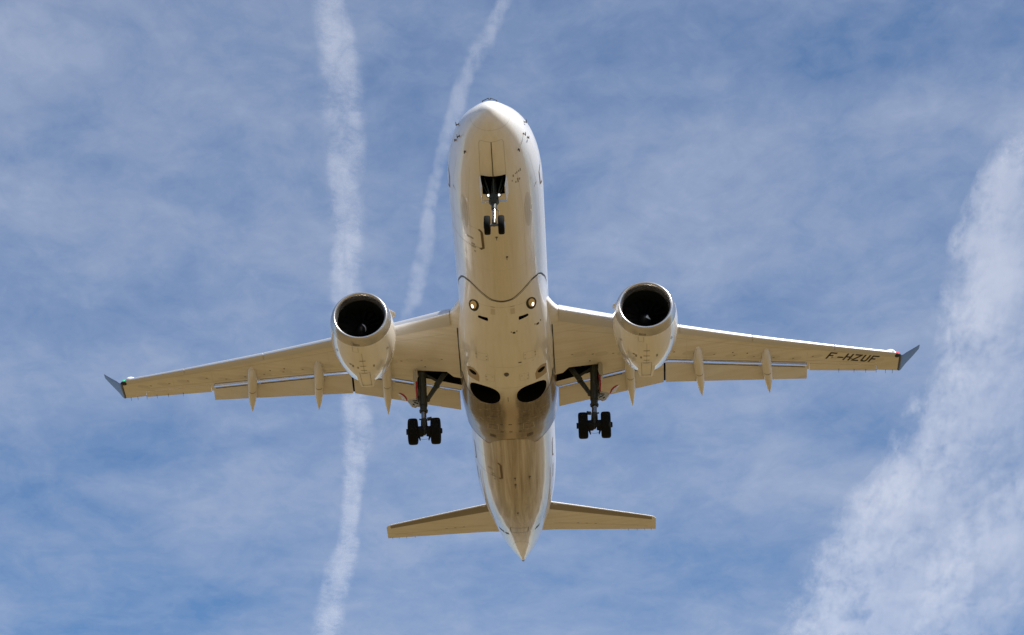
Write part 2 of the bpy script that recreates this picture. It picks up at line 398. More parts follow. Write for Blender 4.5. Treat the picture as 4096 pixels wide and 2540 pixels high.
# --- belly fairing
FW, FH, FN = 2.0, 2.2, 2.7
SEAM = pchip([-90, -78, -71, -65, -57.5, -50, -42, -36, -22, -12, 0, 12, 22, 36, 42, 50, 57.5, 65, 71, 78, 90],
             [15.5, 13.6, 12.49, 12.05, 11.59, 11.36, 11.30, 11.38, 11.74, 12.0, 12.08, 12.0, 11.74, 11.38, 11.30, 11.36, 11.59, 12.05, 12.49, 13.6, 15.5])
REAR = pchip([-90, -73, -55, -50, -39, -31, -28.3, -25, -20, -10, 0, 10, 20, 25, 28.3, 31, 39, 50, 55, 73, 90],
             [23.1, 23.1, 23.14, 23.16, 23.32, 23.44, 23.45, 23.34, 23.05, 22.78, 22.70, 22.78, 23.05, 23.34, 23.45, 23.44, 23.32, 23.16, 23.14, 23.1, 23.1])
def fairing_pt(y, deg):
    a = rad(deg); f = fus(y, a)
    s_, c_ = math.sin(a), math.cos(a)
    fn = FN + 0.5 * sstep(17.5, 20.5, y)
    g = Vector((FW * math.copysign(abs(s_) ** (2 / fn), s_), y, -FH * math.copysign(abs(c_) ** (2 / fn), c_)))
    k = sstep(SEAM(deg) - 0.3, SEAM(deg) + 4.2, y) * (1 - 0.80 * sstep(20.3, 23.9, y))
    k *= sstep(96, 74, abs(deg)) if y < 13.5 else 1.0
    d = (f - Vector((0, y, 0))).normalized()
    return f.lerp(g, k) + d * (0.014 + 0.05 * sstep(21.5, 22.7, y))
PH = [-84 + 168 * k / 120 for k in range(121)]
NY = 120
mb = MB()
rings = []
for i in range(NY + 1):
    t = i / NY
    out = []
    for p in PH: y = SEAM(p) + (REAR(p) - .25 - SEAM(p)) * t; out.append(fairing_pt(y, p))
    inn = []
    for p in reversed(PH): y = SEAM(p) + (REAR(p) - .25 - SEAM(p)) * t; inn.append(fus(y, rad(p), 0.97))
    rings.append(out + inn)
mb.loft(rings)
fairing = mb.build('belly_fairing', [M_FAIR, M_DARK], None, 40)

# wheel wells: each an oval pocket, open at the outer edge of the fairing, cut through fairing and keel
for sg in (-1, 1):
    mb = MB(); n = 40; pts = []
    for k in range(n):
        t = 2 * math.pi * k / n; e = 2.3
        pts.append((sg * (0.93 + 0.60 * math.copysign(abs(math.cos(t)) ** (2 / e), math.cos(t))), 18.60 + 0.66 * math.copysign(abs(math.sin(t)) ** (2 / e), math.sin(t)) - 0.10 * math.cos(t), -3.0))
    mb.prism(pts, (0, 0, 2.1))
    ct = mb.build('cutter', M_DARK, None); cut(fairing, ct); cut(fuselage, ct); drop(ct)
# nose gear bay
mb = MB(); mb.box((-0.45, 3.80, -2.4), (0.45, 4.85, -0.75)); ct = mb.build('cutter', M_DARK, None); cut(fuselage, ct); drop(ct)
# two ram-air inlets and two landing-light pockets
for sg in (-1, 1):
    # sloping ramp in body paint, then the dark mouth
    mb = MB(); ring = lambda y, x0, x1, zb, zt: [(sg * x0, y, zb), (sg * x1, y, zb), (sg * x1, y, zt), (sg * x0, y, zt)]
    mb.loft([ring(12.58, .72, .78, -2.4, -2.12), ring(12.95, .66, .86, -2.4, -2.10), ring(13.22, .59, .96, -2.4, -2.03)]); ct = mb.build('cutter', M_FAIR, None); cut(fairing, ct); drop(ct)
    mb = MB(); mb.prism([(sg * .605, 13.16, -2.4), (sg * .945, 13.12, -2.4), (sg * .975, 13.20, -2.4), (sg * .96, 13.26, -2.4), (sg * .60, 13.38, -2.4), (sg * .585, 13.27, -2.4)], (0, 0, .62)); ct = mb.build('cutter', M_DARK, None); cut(fairing, ct); drop(ct)
fuselage.parent = plane; fairing.parent = plane
bvh_body = tree(fuselage, fairing)
bvh_fus = tree(fuselage)

# --- wings
def zw(x): return -1.2 + 2.05 * (abs(x) - 1.75) / 14.55
LEm = pchip([1.3, 1.6, 1.8, 1.95, 2.1, 2.4, 6.81, 9.88, 13.32, 16.1], [12.4, 12.85, 13.3, 13.66, 13.92, 14.11, 16.68, 18.39, 20.16, 21.55])
CV = lin([1.3, 1.84, 6.45, 12.25], [19.80, 19.74, 19.05, 21.07])            # end of the fixed lower skin
FLE = lin([1.3, 1.84, 6.45, 12.25], [20.02, 19.94, 19.25, 21.37])           # flap leading edge, as seen on the wing's lower plane
FTE = lin([1.3, 1.84, 6.3, 8.05, 12.33], [21.53, 21.44, 20.80, 21.26, 22.41])
NTE = lin([12.25, 15.2, 16.1], [21.62, 22.59, 22.92])                       # outboard trailing edge
SL = 1.66                                                                   # sight-line slope used when the sizes were measured
def chord(x): return (NTE(x) if x > 12.25 else FTE(x) - 0.25) - LEm(x)
def half(c): return 5 * 0.12 * (0.2969 * math.sqrt(c) - 0.126 * c - 0.3516 * c * c + 0.2843 * c ** 3 - 0.1036 * c ** 4)
def lower(x, c): h = 0.036 * chord(x); return zw(x) + h * (1 - 1.0 * c * c) - 0.6 * half(c) * chord(x)
def upper(x, c): h = 0.036 * chord(x); return zw(x) + h * (1 - 1.0 * c * c) + 1.35 * half(c) * chord(x)
def wle(x): return LEm(x) + 1.4 * 0.036 * chord(x)
CS = [0.0, 0.002, 0.006, 0.012, 0.022, 0.035, 0.055, 0.08, 0.12, 0.18, 0.26, 0.35, 0.45, 0.55, 0.65, 0.75, 0.85, 0.93, 1.0]
def wing_ring(sg, x, y_low, y_up, t_in=0.02):
    """section whose lower skin ends at y_low, upper skin at y_up"""
    le = wle(x); c = chord(x); k1 = (y_low - le) / c; k2 = min((y_up - le) / c, 0.995)
    lo = [(le + t * k1 * c, lower(x, t * k1)) for t in CS]
    up = [(le + t * k2 * c, upper(x, t * k2)) for t in CS]
    yy = y_low + 0.02; kk = (yy - le) / c
    ins = [(yy, max(upper(x, kk) - 0.03, lower(x, k1) + 0.01)), (le + k2 * c, upper(x, k2) - 0.012)]
    pts = lo + ins + up[::-1][:-1]
    return [(sg * x, p[0], p[1]) for p in pts]
def full_ring(sg, x, y_end):
    le = wle(x); c = chord(x); k = (y_end - le) / c
    lo = [(le + t * k * c, lower(x, t * k)) for t in CS]; up = [(le + t * k * c, max(upper(x, t * k), lower(x, t * k) + 0.006)) for t in CS]
    return [(sg * x, p[0], p[1]) for p in lo + up[::-1][:-1]]
def flap_ring(sg, x, dfl=22.0, k=1.0):
    """drooped flap section; k trims the chord"""
    c = (FTE(x) - FLE(x)) / (math.cos(rad(dfl)) + SL * math.sin(rad(dfl)))
    dz = 0.0; y0 = FLE(x) + SL * dz; z0 = zw(x) + dz
    cs, sn = math.cos(rad(dfl)), math.sin(rad(dfl)); pts = []
    tt = [0, .006, .02, .05, .1, .2, .35, .55, .78, 1.0]
    for t in tt: pts.append((t, -0.45 * half(t) * 1.1))
    for t in tt[::-1][:-1]: pts.append((t, 1.3 * half(t) + 0.004))
    return [(sg * x, y0 + c * (p[0] * cs + p[1] * sn), z0 + c * (-p[0] * sn + p[1] * cs)) for p in pts]

wings = {}
for sg in (-1, 1):
    mb = MB()
    xs = [1.3, 1.5, 1.7, 1.8, 1.9, 2.0, 2.1, 2.3, 2.6] + [3 + 0.5 * k for k in range(19)] + [12.23]
    mb.loft([wing_ring(sg, x, CV(x), CV(x) + 0.24 + 0.03 * chord(x) + 0.16) for x in xs])
    w = mb.build('wing', [M_WING, M_DARK], None, 35)
    # main gear bay in the wing root
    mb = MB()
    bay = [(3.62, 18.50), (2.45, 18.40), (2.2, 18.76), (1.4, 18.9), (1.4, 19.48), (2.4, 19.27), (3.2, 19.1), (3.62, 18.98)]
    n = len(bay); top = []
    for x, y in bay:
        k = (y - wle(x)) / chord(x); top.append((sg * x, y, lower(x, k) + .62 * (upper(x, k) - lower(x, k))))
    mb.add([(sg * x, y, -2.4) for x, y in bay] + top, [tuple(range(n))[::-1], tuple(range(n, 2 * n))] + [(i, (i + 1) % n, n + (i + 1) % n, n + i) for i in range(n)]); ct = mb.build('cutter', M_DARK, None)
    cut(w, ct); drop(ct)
    # outboard panels: solid tip and hinge closure, shortened where the aileron sits
    HINGE = lambda x: NTE(x) - 0.235 * chord(x) - 0.02
    mb = MB()
    mb.loft([full_ring(sg, x, NTE(x)) for x in (12.23, 12.34)])
    mb.loft([full_ring(sg, x, HINGE(x)) for x in (12.34, 13, 13.6, 14.2, 14.8, 15.2)])
    mb.loft([full_ring(sg, x, NTE(x)) for x in (15.2, 15.5, 15.8, 16.1)])
    tip = mb.build('tip', M_WING, None, 35); bm = bmesh.new(); bm.from_mesh(w.data); bm.from_mesh(tip.data); bm.to_mesh(w.data); bm.free(); drop(tip)
    w.data.shade_smooth(); w.data.set_sharp_from_angle(angle=rad(35))
    w.parent = plane; wings[sg] = w
    if sg > 0: w['label'] = 'port wing with black registration letters underneath'
    # aileron
    mb = MB()
    def ail(x):
        h = HINGE(x) + 0.03; le = wle(x); c = chord(x); ks = [(h - le) / c + (1 - (h - le) / c) * t for t in (0, .15, .4, .7, 1.0)]
        lo = [(le + k * c, lower(x, k)) for k in ks]; up = [(le + k * c, max(upper(x, k), lower(x, k) + 0.006)) for k in ks]
        return [(sg * x, p[0], p[1]) for p in lo + up[::-1]]
    mb.loft([ail(x) for x in (12.355, 13, 13.6, 14.2, 14.8, 15.185)]); mb.build('aileron', M_WING, w, 30)
    # slats, extended a little ahead of the leading edge
    SLEN = lin([2.1, 4.9, 7.2, 12.0, 16.1], [0.60, 0.50, 0.30, 0.27, 0.24])
    def slat_ring(x):
        le = wle(x) - 0.05; c = chord(x); L = SLEN(x); r = []
        tt = [1, .75, .5, .3, .16, .08, .03, .008, 0]
        for t in tt: r.append((le + t * L, lower(x, t * L / c) - 0.022 - 0.02 * t))
        for t in tt[::-1][1:]: r.append((le + t * L * 1.6, upper(x, t * L * 1.6 / c) + 0.02))
        r += [(le + L * 1.3, upper(x, L * 1.3 / c) - 0.05), (le + L * 0.45, zw(x) + 0.036 * c), (le + L * 0.8, lower(x, L / c) + 0.02)]
        return [(sg * x, p[0], p[1]) for p in r]
    for a, b in ((2.14, 4.9), (4.93, 6.9), (6.92, 9.86), (9.9, 13.3), (13.34, 15.95)):
        mb = MB(); mb.loft([slat_ring(a + (b - a) * k / 6) for k in range(7)]); mb.build('slat', M_SLAT, w, 40)
    # flaps
    for a, b in ((2.0, 6.28), (6.36, 12.24)):
        mb = MB(); mb.loft([flap_ring(sg, a + (b - a) * k / 8) for k in range(9)]); mb.build('flap', M_FLAP, plane, 40)
    # dark rib and drive between the two flaps
    mb = MB(); r0 = flap_ring(sg, 6.32); cy_ = sum(p[1] for p in r0) / len(r0); cz_ = sum(p[2] for p in r0) / len(r0)
    mb.loft([[(sg * q, cy_ + (p[1] - cy_) * .97, cz_ + (p[2] - cz_) * .8 + .012) for p in r0] for q in (6.285, 6.355)]); mb.build('flap_rib', M_DARK, plane, 40)
    # flap track fairings
    for x0, yf, x1, ya, za in ((4.85, 17.3, 5.0, 21.35, -1.32), (7.65, 18.38, 7.86, 21.42, -0.93), (10.46, 19.37, 10.68, 22.06, -0.53)):
        fx, fy = lin([0, .3, 1], [x0, x0 + .03, x1]), lin([0, 1], [yf, ya])
        zf0 = lower(x0, (yf - wle(x0)) / chord(x0))
        fz = pchip([0, .18, .55, 1], [zf0 + .06, zf0 - .10, zf0 - .20, za])
        fr = pchip([0, .05, .16, .35, .6, .8, .93, 1], [.01, .10, .17, .20, .195, .14, .06, .008])
        mb = MB(); rings = []
        for k in range(37):
            t = k / 36; r = fr(t); rings.append([(sg * (fx(t) + r * math.sin(q)), fy(t), fz(t) - (1.25 if math.cos(q) > 0 else 1.6) * r * math.cos(q)) for q in [2 * math.pi * j / 24 for j in range(24)]])
        mb.loft(rings); ftf = mb.build('flap_track_fairing', M_FTF, plane, 60)
        dr = Drape(tree(ftf), 'z', 0.010); t = 0.52
        dr.line([(sg * (fx(t) + fr(t) * q), fy(t) + .03 * (1 - q * q)) for q in (-.93, -.6, -.2, .2, .6, .93)], 0.03, 0.05); dr.build('hinge_seam', M_SEAM, ftf)
    # winglet
    mb = MB(); rings = []
    for x, z, le, te, tx, tz in ((16.1, zw(16.1), wle(16.1), 22.95, 0, 1), (16.16, .84, 21.76, 23.05, -.3, .95), (16.24, .93, 21.9, 23.15, -.6, .8), (16.34, 1.08, 22.12, 23.25, -.8, .6), (16.52, 1.38, 22.45, 23.41, -.83, .56), (16.83, 1.83, 22.96, 23.66, -.83, .56), (17.06, 2.17, 23.34, 23.85, -.83, .56), (17.24, 2.44, 23.63, 23.98, -.83, .56), (17.27, 2.5, 23.74, 23.98, -.83, .56)):
        c = te - le; r = []
        for t in CS: r.append((sg * x, le + t * c, z + 0.036 * c * (1 if x < 16.2 else 0.3) - 0.5 * half(t) * c * 1.0))
        for t in CS[::-1][:-1]: h = 1.0 * half(t) * c + 0.004; r.append((sg * (x + tx * h), le + t * c, z + 0.036 * c * (1 if x < 16.2 else 0.3) + tz * h))
        rings.append(r)
    mb.loft(rings); mb.build('winglet', M_NAVY, w, 40)
    # navigation light in the leading edge, strobe blister beside it
    mb = MB(); mb.ball((sg * 16.02, wle(16.02) + .03, zw(16.0) + .05), 0.085, (1.0, 1.0, .75)); nl = mb.build('navigation_light', M_REDL if sg > 0 else M_GRNL, w); nl['label'] = 'red navigation light' if sg > 0 else 'green navigation light'
    mb = MB(); mb.ball((sg * 15.72, wle(15.72) + .06, zw(15.7) + .12), 0.13, (1.5, .8, .8)); mb.build('strobe_blister', M_WHITE, w)
    mb = MB(); mb.ball((sg * 16.02, wle(16.02) + .09, zw(16.0) + .0), 0.13, (1.15, 1.0, .55)); mb.build('light_bezel', M_MARK, w)
    # static wicks
    for x in (13.6, 14.25, 14.75, 15.2, 15.6, 15.9):
        mb = MB(); z = lower(x, .99); mb.tube((sg * x, NTE(x) - .05, z), (sg * (x + .01), NTE(x) + .22, z - .02), .010, .006, 6); mb.build('static_wick', M_MARK, w)

# --- engines
XE, YE, ZE = 5.466, 12.57, -1.92
engines = {}
for sg in (-1, 1):
    c = (sg * XE, YE, ZE); mb = MB()
    mb.revolve([(.40, 1.150), (.42, 1.176), (.7, 1.215), (1.0, 1.243), (1.35, 1.255), (1.7, 1.25), (2.1, 1.215), (2.5, 1.15), (2.9, 1.065), (3.25, .97), (3.5, .90), (3.5, .86), (3.0, .84), (2.4, .84)], c, n=96, caps=(False, False))
    # keel beam of the thrust reverser that runs past the nozzle
    kb = []
    for y, hw, z0, z1 in ((2.7, .34, -1.06, -.6), (3.0, .33, -1.05, -.6), (3.4, .30, -.985, -.6), (3.75, .27, -.93, -.6), (3.9, .26, -.90, -.62)):
        kb.append([(c[0] + q * hw, YE + y, ZE + z) for q, z in ((-1.15, z0 + .16), (-1, z0 + .02), (-.6, z0 - .02), (0, z0 - .03), (.6, z0 - .02), (1, z0 + .02), (1.15, z0 + .16), (1, z1), (-1, z1))])
    mb.loft(kb)
    # strake on the inboard shoulder
    mb.prism([(c[0] - sg * .98, YE + .9, ZE + .78), (c[0] - sg * 1.22, YE + 1.5, ZE + .98), (c[0] - sg * 1.24, YE + 1.75, ZE + .99), (c[0] - sg * .95, YE + 1.9, ZE + .76)], (.01, 0, .025))
    eng = mb.build('engine_nacelle', M_NAC, plane, 40); engines[sg] = eng
    mb = MB()
    prof = [(.42, 1.172), (.30, 1.152), (.18, 1.122), (.09, 1.088), (.035, 1.055), (.008, 1.03), (0, 1.008), (.006, .985), (.03, .958), (.08, .932), (.16, .914), (.26, .904), (.38, .900)]
    mb.revolve(prof, c, n=96); mb.build('inlet_lip', M_LIP, eng, 60)
    mb = MB(); mb.revolve([(.36, .902), (.6, .905), (.85, .915), (1.12, .925), (1.3, .925), (1.32, .02)], c, n=72); mb.build('intake_duct', M_DUCT, eng)
    mb = MB()
    for k in range(18):
        a = 2 * math.pi * k / 18; P = []
        for r, tw, cw in ((.26, .25, .13), (.5, .6, .17), (.75, .9, .2), (.915, 1.08, .2)):
            u = Vector((math.sin(a), 0, -math.cos(a))); tdir = Vector((math.cos(a), 0, math.sin(a)))
            d = (tdir * math.sin(tw) + Vector((0, 1, 0)) * math.cos(tw)) * cw; o = Vector(c) + Vector((0, 1.17, 0)) + u * r
            P.append((o - d, o + d))
        V = [q for p in P for q in p] + [q + Vector((0, .014, 0)) for p in P for q in p]; F = []
        for i in range(3): F += [(2 * i, 2 * i + 1, 2 * i + 3, 2 * i + 2), (8 + 2 * i + 2, 8 + 2 * i + 3, 8 + 2 * i + 1, 8 + 2 * i)]
        mb.add(V, F)
    mb.build('fan', M_FAN, eng, 50)
    mb = MB(); mb.revolve([(.78, .002), (.80, .045), (.86, .11), (.95, .18), (1.05, .235), (1.16, .27)], c, n=40); sp = mb.build('spinner', M_FAN, eng, 60)
    mb = MB(); V = []; F = []
    for k in range(9):
        t = k / 8; a0 = (2.2 if sg < 0 else 0.9) - 1.5 * t * (1 if sg < 0 else -0.2); r = .05 + .16 * t; wd = .055 * (1 - t) ** .7 + .004; y = np.interp(r, [.002, .045, .11, .18, .235], [.78, .80, .86, .95, 1.05]) - .02
        u = Vector((math.sin(a0), 0, -math.cos(a0))); q = Vector((math.cos(a0), 0, math.sin(a0)))
        V += [Vector(c) + Vector((0, y, 0)) + u * r + q * wd, Vector(c) + Vector((0, y, 0)) + u * r - q * wd]
        if k: F.append((2 * k - 2, 2 * k - 1, 2 * k + 1, 2 * k))
    mb.add(V, F); mb.build('spinner_swirl', M_SWIRL, eng)
    # pylon
    mb = MB(); rings = []
    for y, z0, z1, hw in ((13.7, -.82, -.70, .05), (14.2, -.9, -.42, .16), (15.2, -1.0, -.3, .21), (16.3, -1.15, -.35, .21), (17.4, -.95, -.45, .16), (18.4, -.75, -.5, .05)):
        rings.append([(c[0] + hw * q, y, z) for q, z in ((-1, z0), (1, z0), (1, z1), (-1, z1))])
    mb.loft(rings); mb.build('engine_pylon', M_NAC, eng, 50)
    # core exhaust
    mb = MB(); mb.revolve([(2.3, .72), (3.0, .66), (3.7, .5), (3.75, .46), (3.4, .4)], c, n=48); mb.build('core_nozzle', M_PROBE, eng)
    # latches, stencils, vent slots
    bv = tree(eng); dk = Drape(bv, 'z', .005); gy = Drape(bv, 'z', .005); fs = Drape(bv, 'z', .004)
    for y in (1.35, 1.75, 2.13, 2.42): dk.line([(c[0] - .13, YE + y), (c[0] + .11, YE + y)], .035, .06)
    dk.line([(c[0] - .17, YE + 3.66), (c[0] + .16, YE + 3.66)], .03, .06)
    dk.each('latch', M_SEAM, eng)
    fs.line([(c[0], YE + .85), (c[0], YE + 2.4)], .012, .1)
    fs.line([(c[0] - .2, YE + 2.4), (c[0] - .17, YE + 3.8)], .016, .1); fs.line([(c[0] + .2, YE + 2.4), (c[0] + .17, YE + 3.8)], .016, .1); fs.line([(c[0] - .2, YE + 2.4), (c[0] + .2, YE + 2.4)], .016, .1)
    fs.line([(c[0] - .33, YE + .46), (c[0] - .33, YE + .75), (c[0] - .12, YE + .75), (c[0] - .12, YE + .46)], .012, .1)
    fs.each('cowl_seam', M_GREY, eng)
    for x, y, w_, h_ in ((-.5, 1.72, .08, .1), (-.41, 1.82, .07, .2), (-.22, 1.9, .06, .16), (.40, 1.85, .06, .2)): gy.quad([(c[0] + x - w_ / 2, YE + y - h_ / 2), (c[0] + x + w_ / 2, YE + y - h_ / 2), (c[0] + x + w_ / 2, YE + y + h_ / 2), (c[0] + x - w_ / 2, YE + y + h_ / 2)])
    gy.each('cowl_lettering', M_GREY, eng)
    bl = Drape(tree([o for o in bpy.data.objects if o.parent == eng and o.name.startswith('inlet_lip')][0]), 'z', .004)
    for k in range(6): bl.line([(c[0] - .28 + .045 * k, YE + .27), (c[0] - .28 + .045 * k, YE + .37)], .02, .05)
    bl.each('vent_slot', M_MARK, eng)
    for q in (-1, 1):
        dr = Drape(tree(eng), 'z', .004)
        for k in range(2): dr.line([(c[0] + q * (.93 + .03 * k), YE + 1.2 + .09 * k), (c[0] + q * (.98 + .03 * k), YE + 1.13 + .09 * k)], .03, .04)
        dr.each('side_vent', M_MARK, eng)

# --- tailplane, fin, tail cone
for sg in (-1, 1):
    mb = MB(); rings = []; mi = []
    st = [(0.7, 33.05, 36.13), (1.5, 33.53, 36.21), (3.0, 34.33, 36.55), (4.5, 35.14, 36.9), (5.9, 35.9, 37.22), (6.08, 36.03, 37.26), (6.16, 36.2, 37.28)]
    TS = [0, .004, .012, .025, .05, .09, .14, .2, .3, .45, .6, .75, .9, 1.0]
    for x, le, te in st:
        c = te - le; z = 0.85 + 0.4 * (x - 1.5) / 4.66; k = 0.8 if x < 6.05 else (.75 if x < 6.1 else .35)
        rings.append([(sg * x, le + t * c, z - k * .85 * half(t) * c) for t in TS] + [(sg * x, le + t * c, z + k * .85 * half(t) * c + .003) for t in TS[::-1][:-1]])
    mb.loft(rings)
    tp = mb.build('tailplane', [M_WING], plane, 35)
    dr = Drape(tree(tp), 'z', .004)
    for k in range(12):
        x0 = 1.35 + 4.62 * k / 12; x1 = 1.35 + 4.62 * (k + 1) / 12
        le = lambda x: float(np.interp(x, [s[0] for s in st], [s[1] for s in st])); te = lambda x: float(np.interp(x, [s[0] for s in st], [s[2] for s in st]))
        dr.quad([(sg * x0, le(x0) + .035), (sg * x1, le(x1) + .035), (sg * x1, le(x1) + .2 * (te(x1) - le(x1))), (sg * x0, le(x0) + .2 * (te(x0) - le(x0)))], 2, 4)
    dr.build('leading_edge', M_HTPLE, tp)
    dr = Drape(tree(tp), 'z', .004)
    dr.line([(sg * x, le(x) + .7 * (te(x) - le(x))) for x in (1.5, 3, 4.5, 5.8)], .015); dr.build('elevator_seam', M_FAINT, tp)
    dr = Drape(tree(tp), 'z', .004)
    for x in (2.55, 2.95, 3.35): dr.line([(sg * x, le(x) + .68 * (te(x) - le(x))), (sg * (x + .1), le(x) + .68 * (te(x) - le(x)) + .02)], .03)
    dr.each('drain_slot', M_MARK, tp)
    for x in (4.9, 5.3, 5.65, 5.95):
        mb = MB(); z = 0.85 + 0.4 * (x - 1.5) / 4.66; mb.tube((sg * x, te(x) - .05, z), (sg * x, te(x) + .13, z - .01), .008, .005, 6); mb.build('static_wick', M_MARK, tp)
mb = MB(); rings = []
for z, le, te in ((1.2, 30.2, 36.3), (1.9, 31.2, 36.45), (4.0, 32.9, 36.9), (6.5, 34.9, 37.6), (7.4, 35.7, 37.9)):
    c = te - le; rings.append([(-.85 * half(t) * c, le + t * c, z) for t in CS] + [(.85 * half(t) * c + .003, le + t * c, z) for t in CS[::-1][:-1]])
mb.loft(rings); mb.build('tail_fin', M_FUS, plane, 35)

# --- nose landing gear
mb = MB()
TOP, AX = Vector((0, 4.42, -1.2)), Vector((0, 3.98, -3.70))
def on(t): return TOP.lerp(AX, t)
mb.tube(on(0), on(.6), .10); mb.tube(on(.50), on(.56), .17, .19); mb.tube(on(.56), on(.60), .19, .12); mb.tube(on(.58), on(.70), .105, .095)
mb.tube(on(.69), on(.93), .062, .062, mi=1); mb.tube(on(.88), on(1.0), .075, .085, mi=2); mb.tube((-.2, AX.y, AX.z), (.2, AX.y, AX.z), .05, mi=2)
mb.tube(on(.92) + Vector((0, -.09, 0)), on(.99) + Vector((0, -.08, 0)), .05, .06, mi=2)
mb.path([on(.66) + Vector((.08, .1, 0)), on(.69) + Vector((.17, .14, 0)), on(.78) + Vector((.17, .15, 0))], .018)
mb.tube(on(.1) + Vector((0, -.45, .1)), on(.46), .035); mb.box((-.16, 4.02, -2.52), (.16, 4.22, -2.36))
for sg in (-1, 1): mb.tube((sg * .33, 4.15, -1.55), on(.5) + Vector((sg * .1, 0, 0)), .03); mb.tube((sg * .40, 4.3, -1.7), on(.48) + Vector((sg * .16, 0, .02)), .016)
ng = mb.build('nose_gear', [M_GEAR, M_CHROME, M_RIM], plane, 40)
for sg in (-1, 1): mb = MB(); mb.tube((sg * .10, 4.28, -2.47), (sg * .43, 4.68, -2.23), .035); mb.build('door_link', M_ROD, ng)
def wheel(name, cx_, cy_, cz_, R, w, parent, out=1, nose=False):
    h = w / 2; mb = MB()
    prof = [(-h * .80, R * .56), (-h * .96, R * .66), (-h, R * .80), (-h * .93, R * .91), (-h * .76, R * .975), (-h * .4, R * .998), (0, R), (h * .4, R * .998), (h * .76, R * .975), (h * .93, R * .91), (h, R * .80), (h * .96, R * .66), (h * .80, R * .56)]
    mb.revolve(prof, (cx_, cy_, cz_), 'x', 56)
    t = mb.build(name, M_TYRE, parent, 60)
    mb = MB(); mb.revolve([(-h * .8, R * .57), (-h * .62, R * .5), (-h * .5, .02), (h * .5, .02), (h * .62, R * .5), (h * .8, R * .57)], (cx_, cy_, cz_), 'x', 40)
    a, b = sorted((out * h * .4, out * (h + (.015 if nose else .07)))); mb.revolve([(a, .02), (a, .12), (b - .02, .11), (b, .08), (b, .01)], (cx_, cy_, cz_), 'x', 24); mb.build('wheel_rim', M_RIM if nose else M_BRAKE, t)
    g = MB()
    for q in (-.55, -.2, .2, .55): g.revolve([(q * h - .006, R * .985), (q * h - .006, R * 1.0015), (q * h + .006, R * 1.0015), (q * h + .006, R * .985)], (cx_, cy_, cz_), 'x', 48)
    return t
for sg in (-1, 1): wheel('wheel', sg * .25, AX.y, AX.z, .345, .225, ng, sg, True)
for sg in (-1, 1):
    mb = MB(); cc = on(.47) + Vector((sg * .19, -.16, 0)); d = Vector((0, -.62, -.78)).normalized()
    mb.tube(cc - d * .09, cc, .07, .085, 20); tl = mb.build('taxi_light', M_MARK, ng)
    mb = MB(); mb.tube(cc + d * .001, cc + d * .006, .046, .045, 20); mb.build('lamp_lens', M_LAMP, tl)
    # hanging gear doors
    mb = MB(); a = [(sg * .50, 3.80, -1.70), (sg * .53, 4.87, -1.69), (sg * .44, 4.87, -2.14), (sg * .43, 4.3, -2.2), (sg * .43, 3.86, -2.14)]
    mb.prism(a, (-sg * .03, 0, 0)); nd = mb.build('gear_door', M_WHITE, ng)
    mb = MB(); 
    for y, z, h in ((4.05, -1.93, .10), (4.2, -1.97, .12), (4.35, -1.93, .08), (4.5, -2.0, .10), (4.7, -1.95, .05)):
        mb.add([(sg * (.50 + .003 - (-1.70 - zz) * .155 ), yy, zz) for yy, zz in ((y - .04, z - h), (y + .04, z - h), (y + .04, z + h), (y - .04, z + h))], [(0, 1, 2, 3)])
    mb.build('door_lettering', M_GREY, nd)

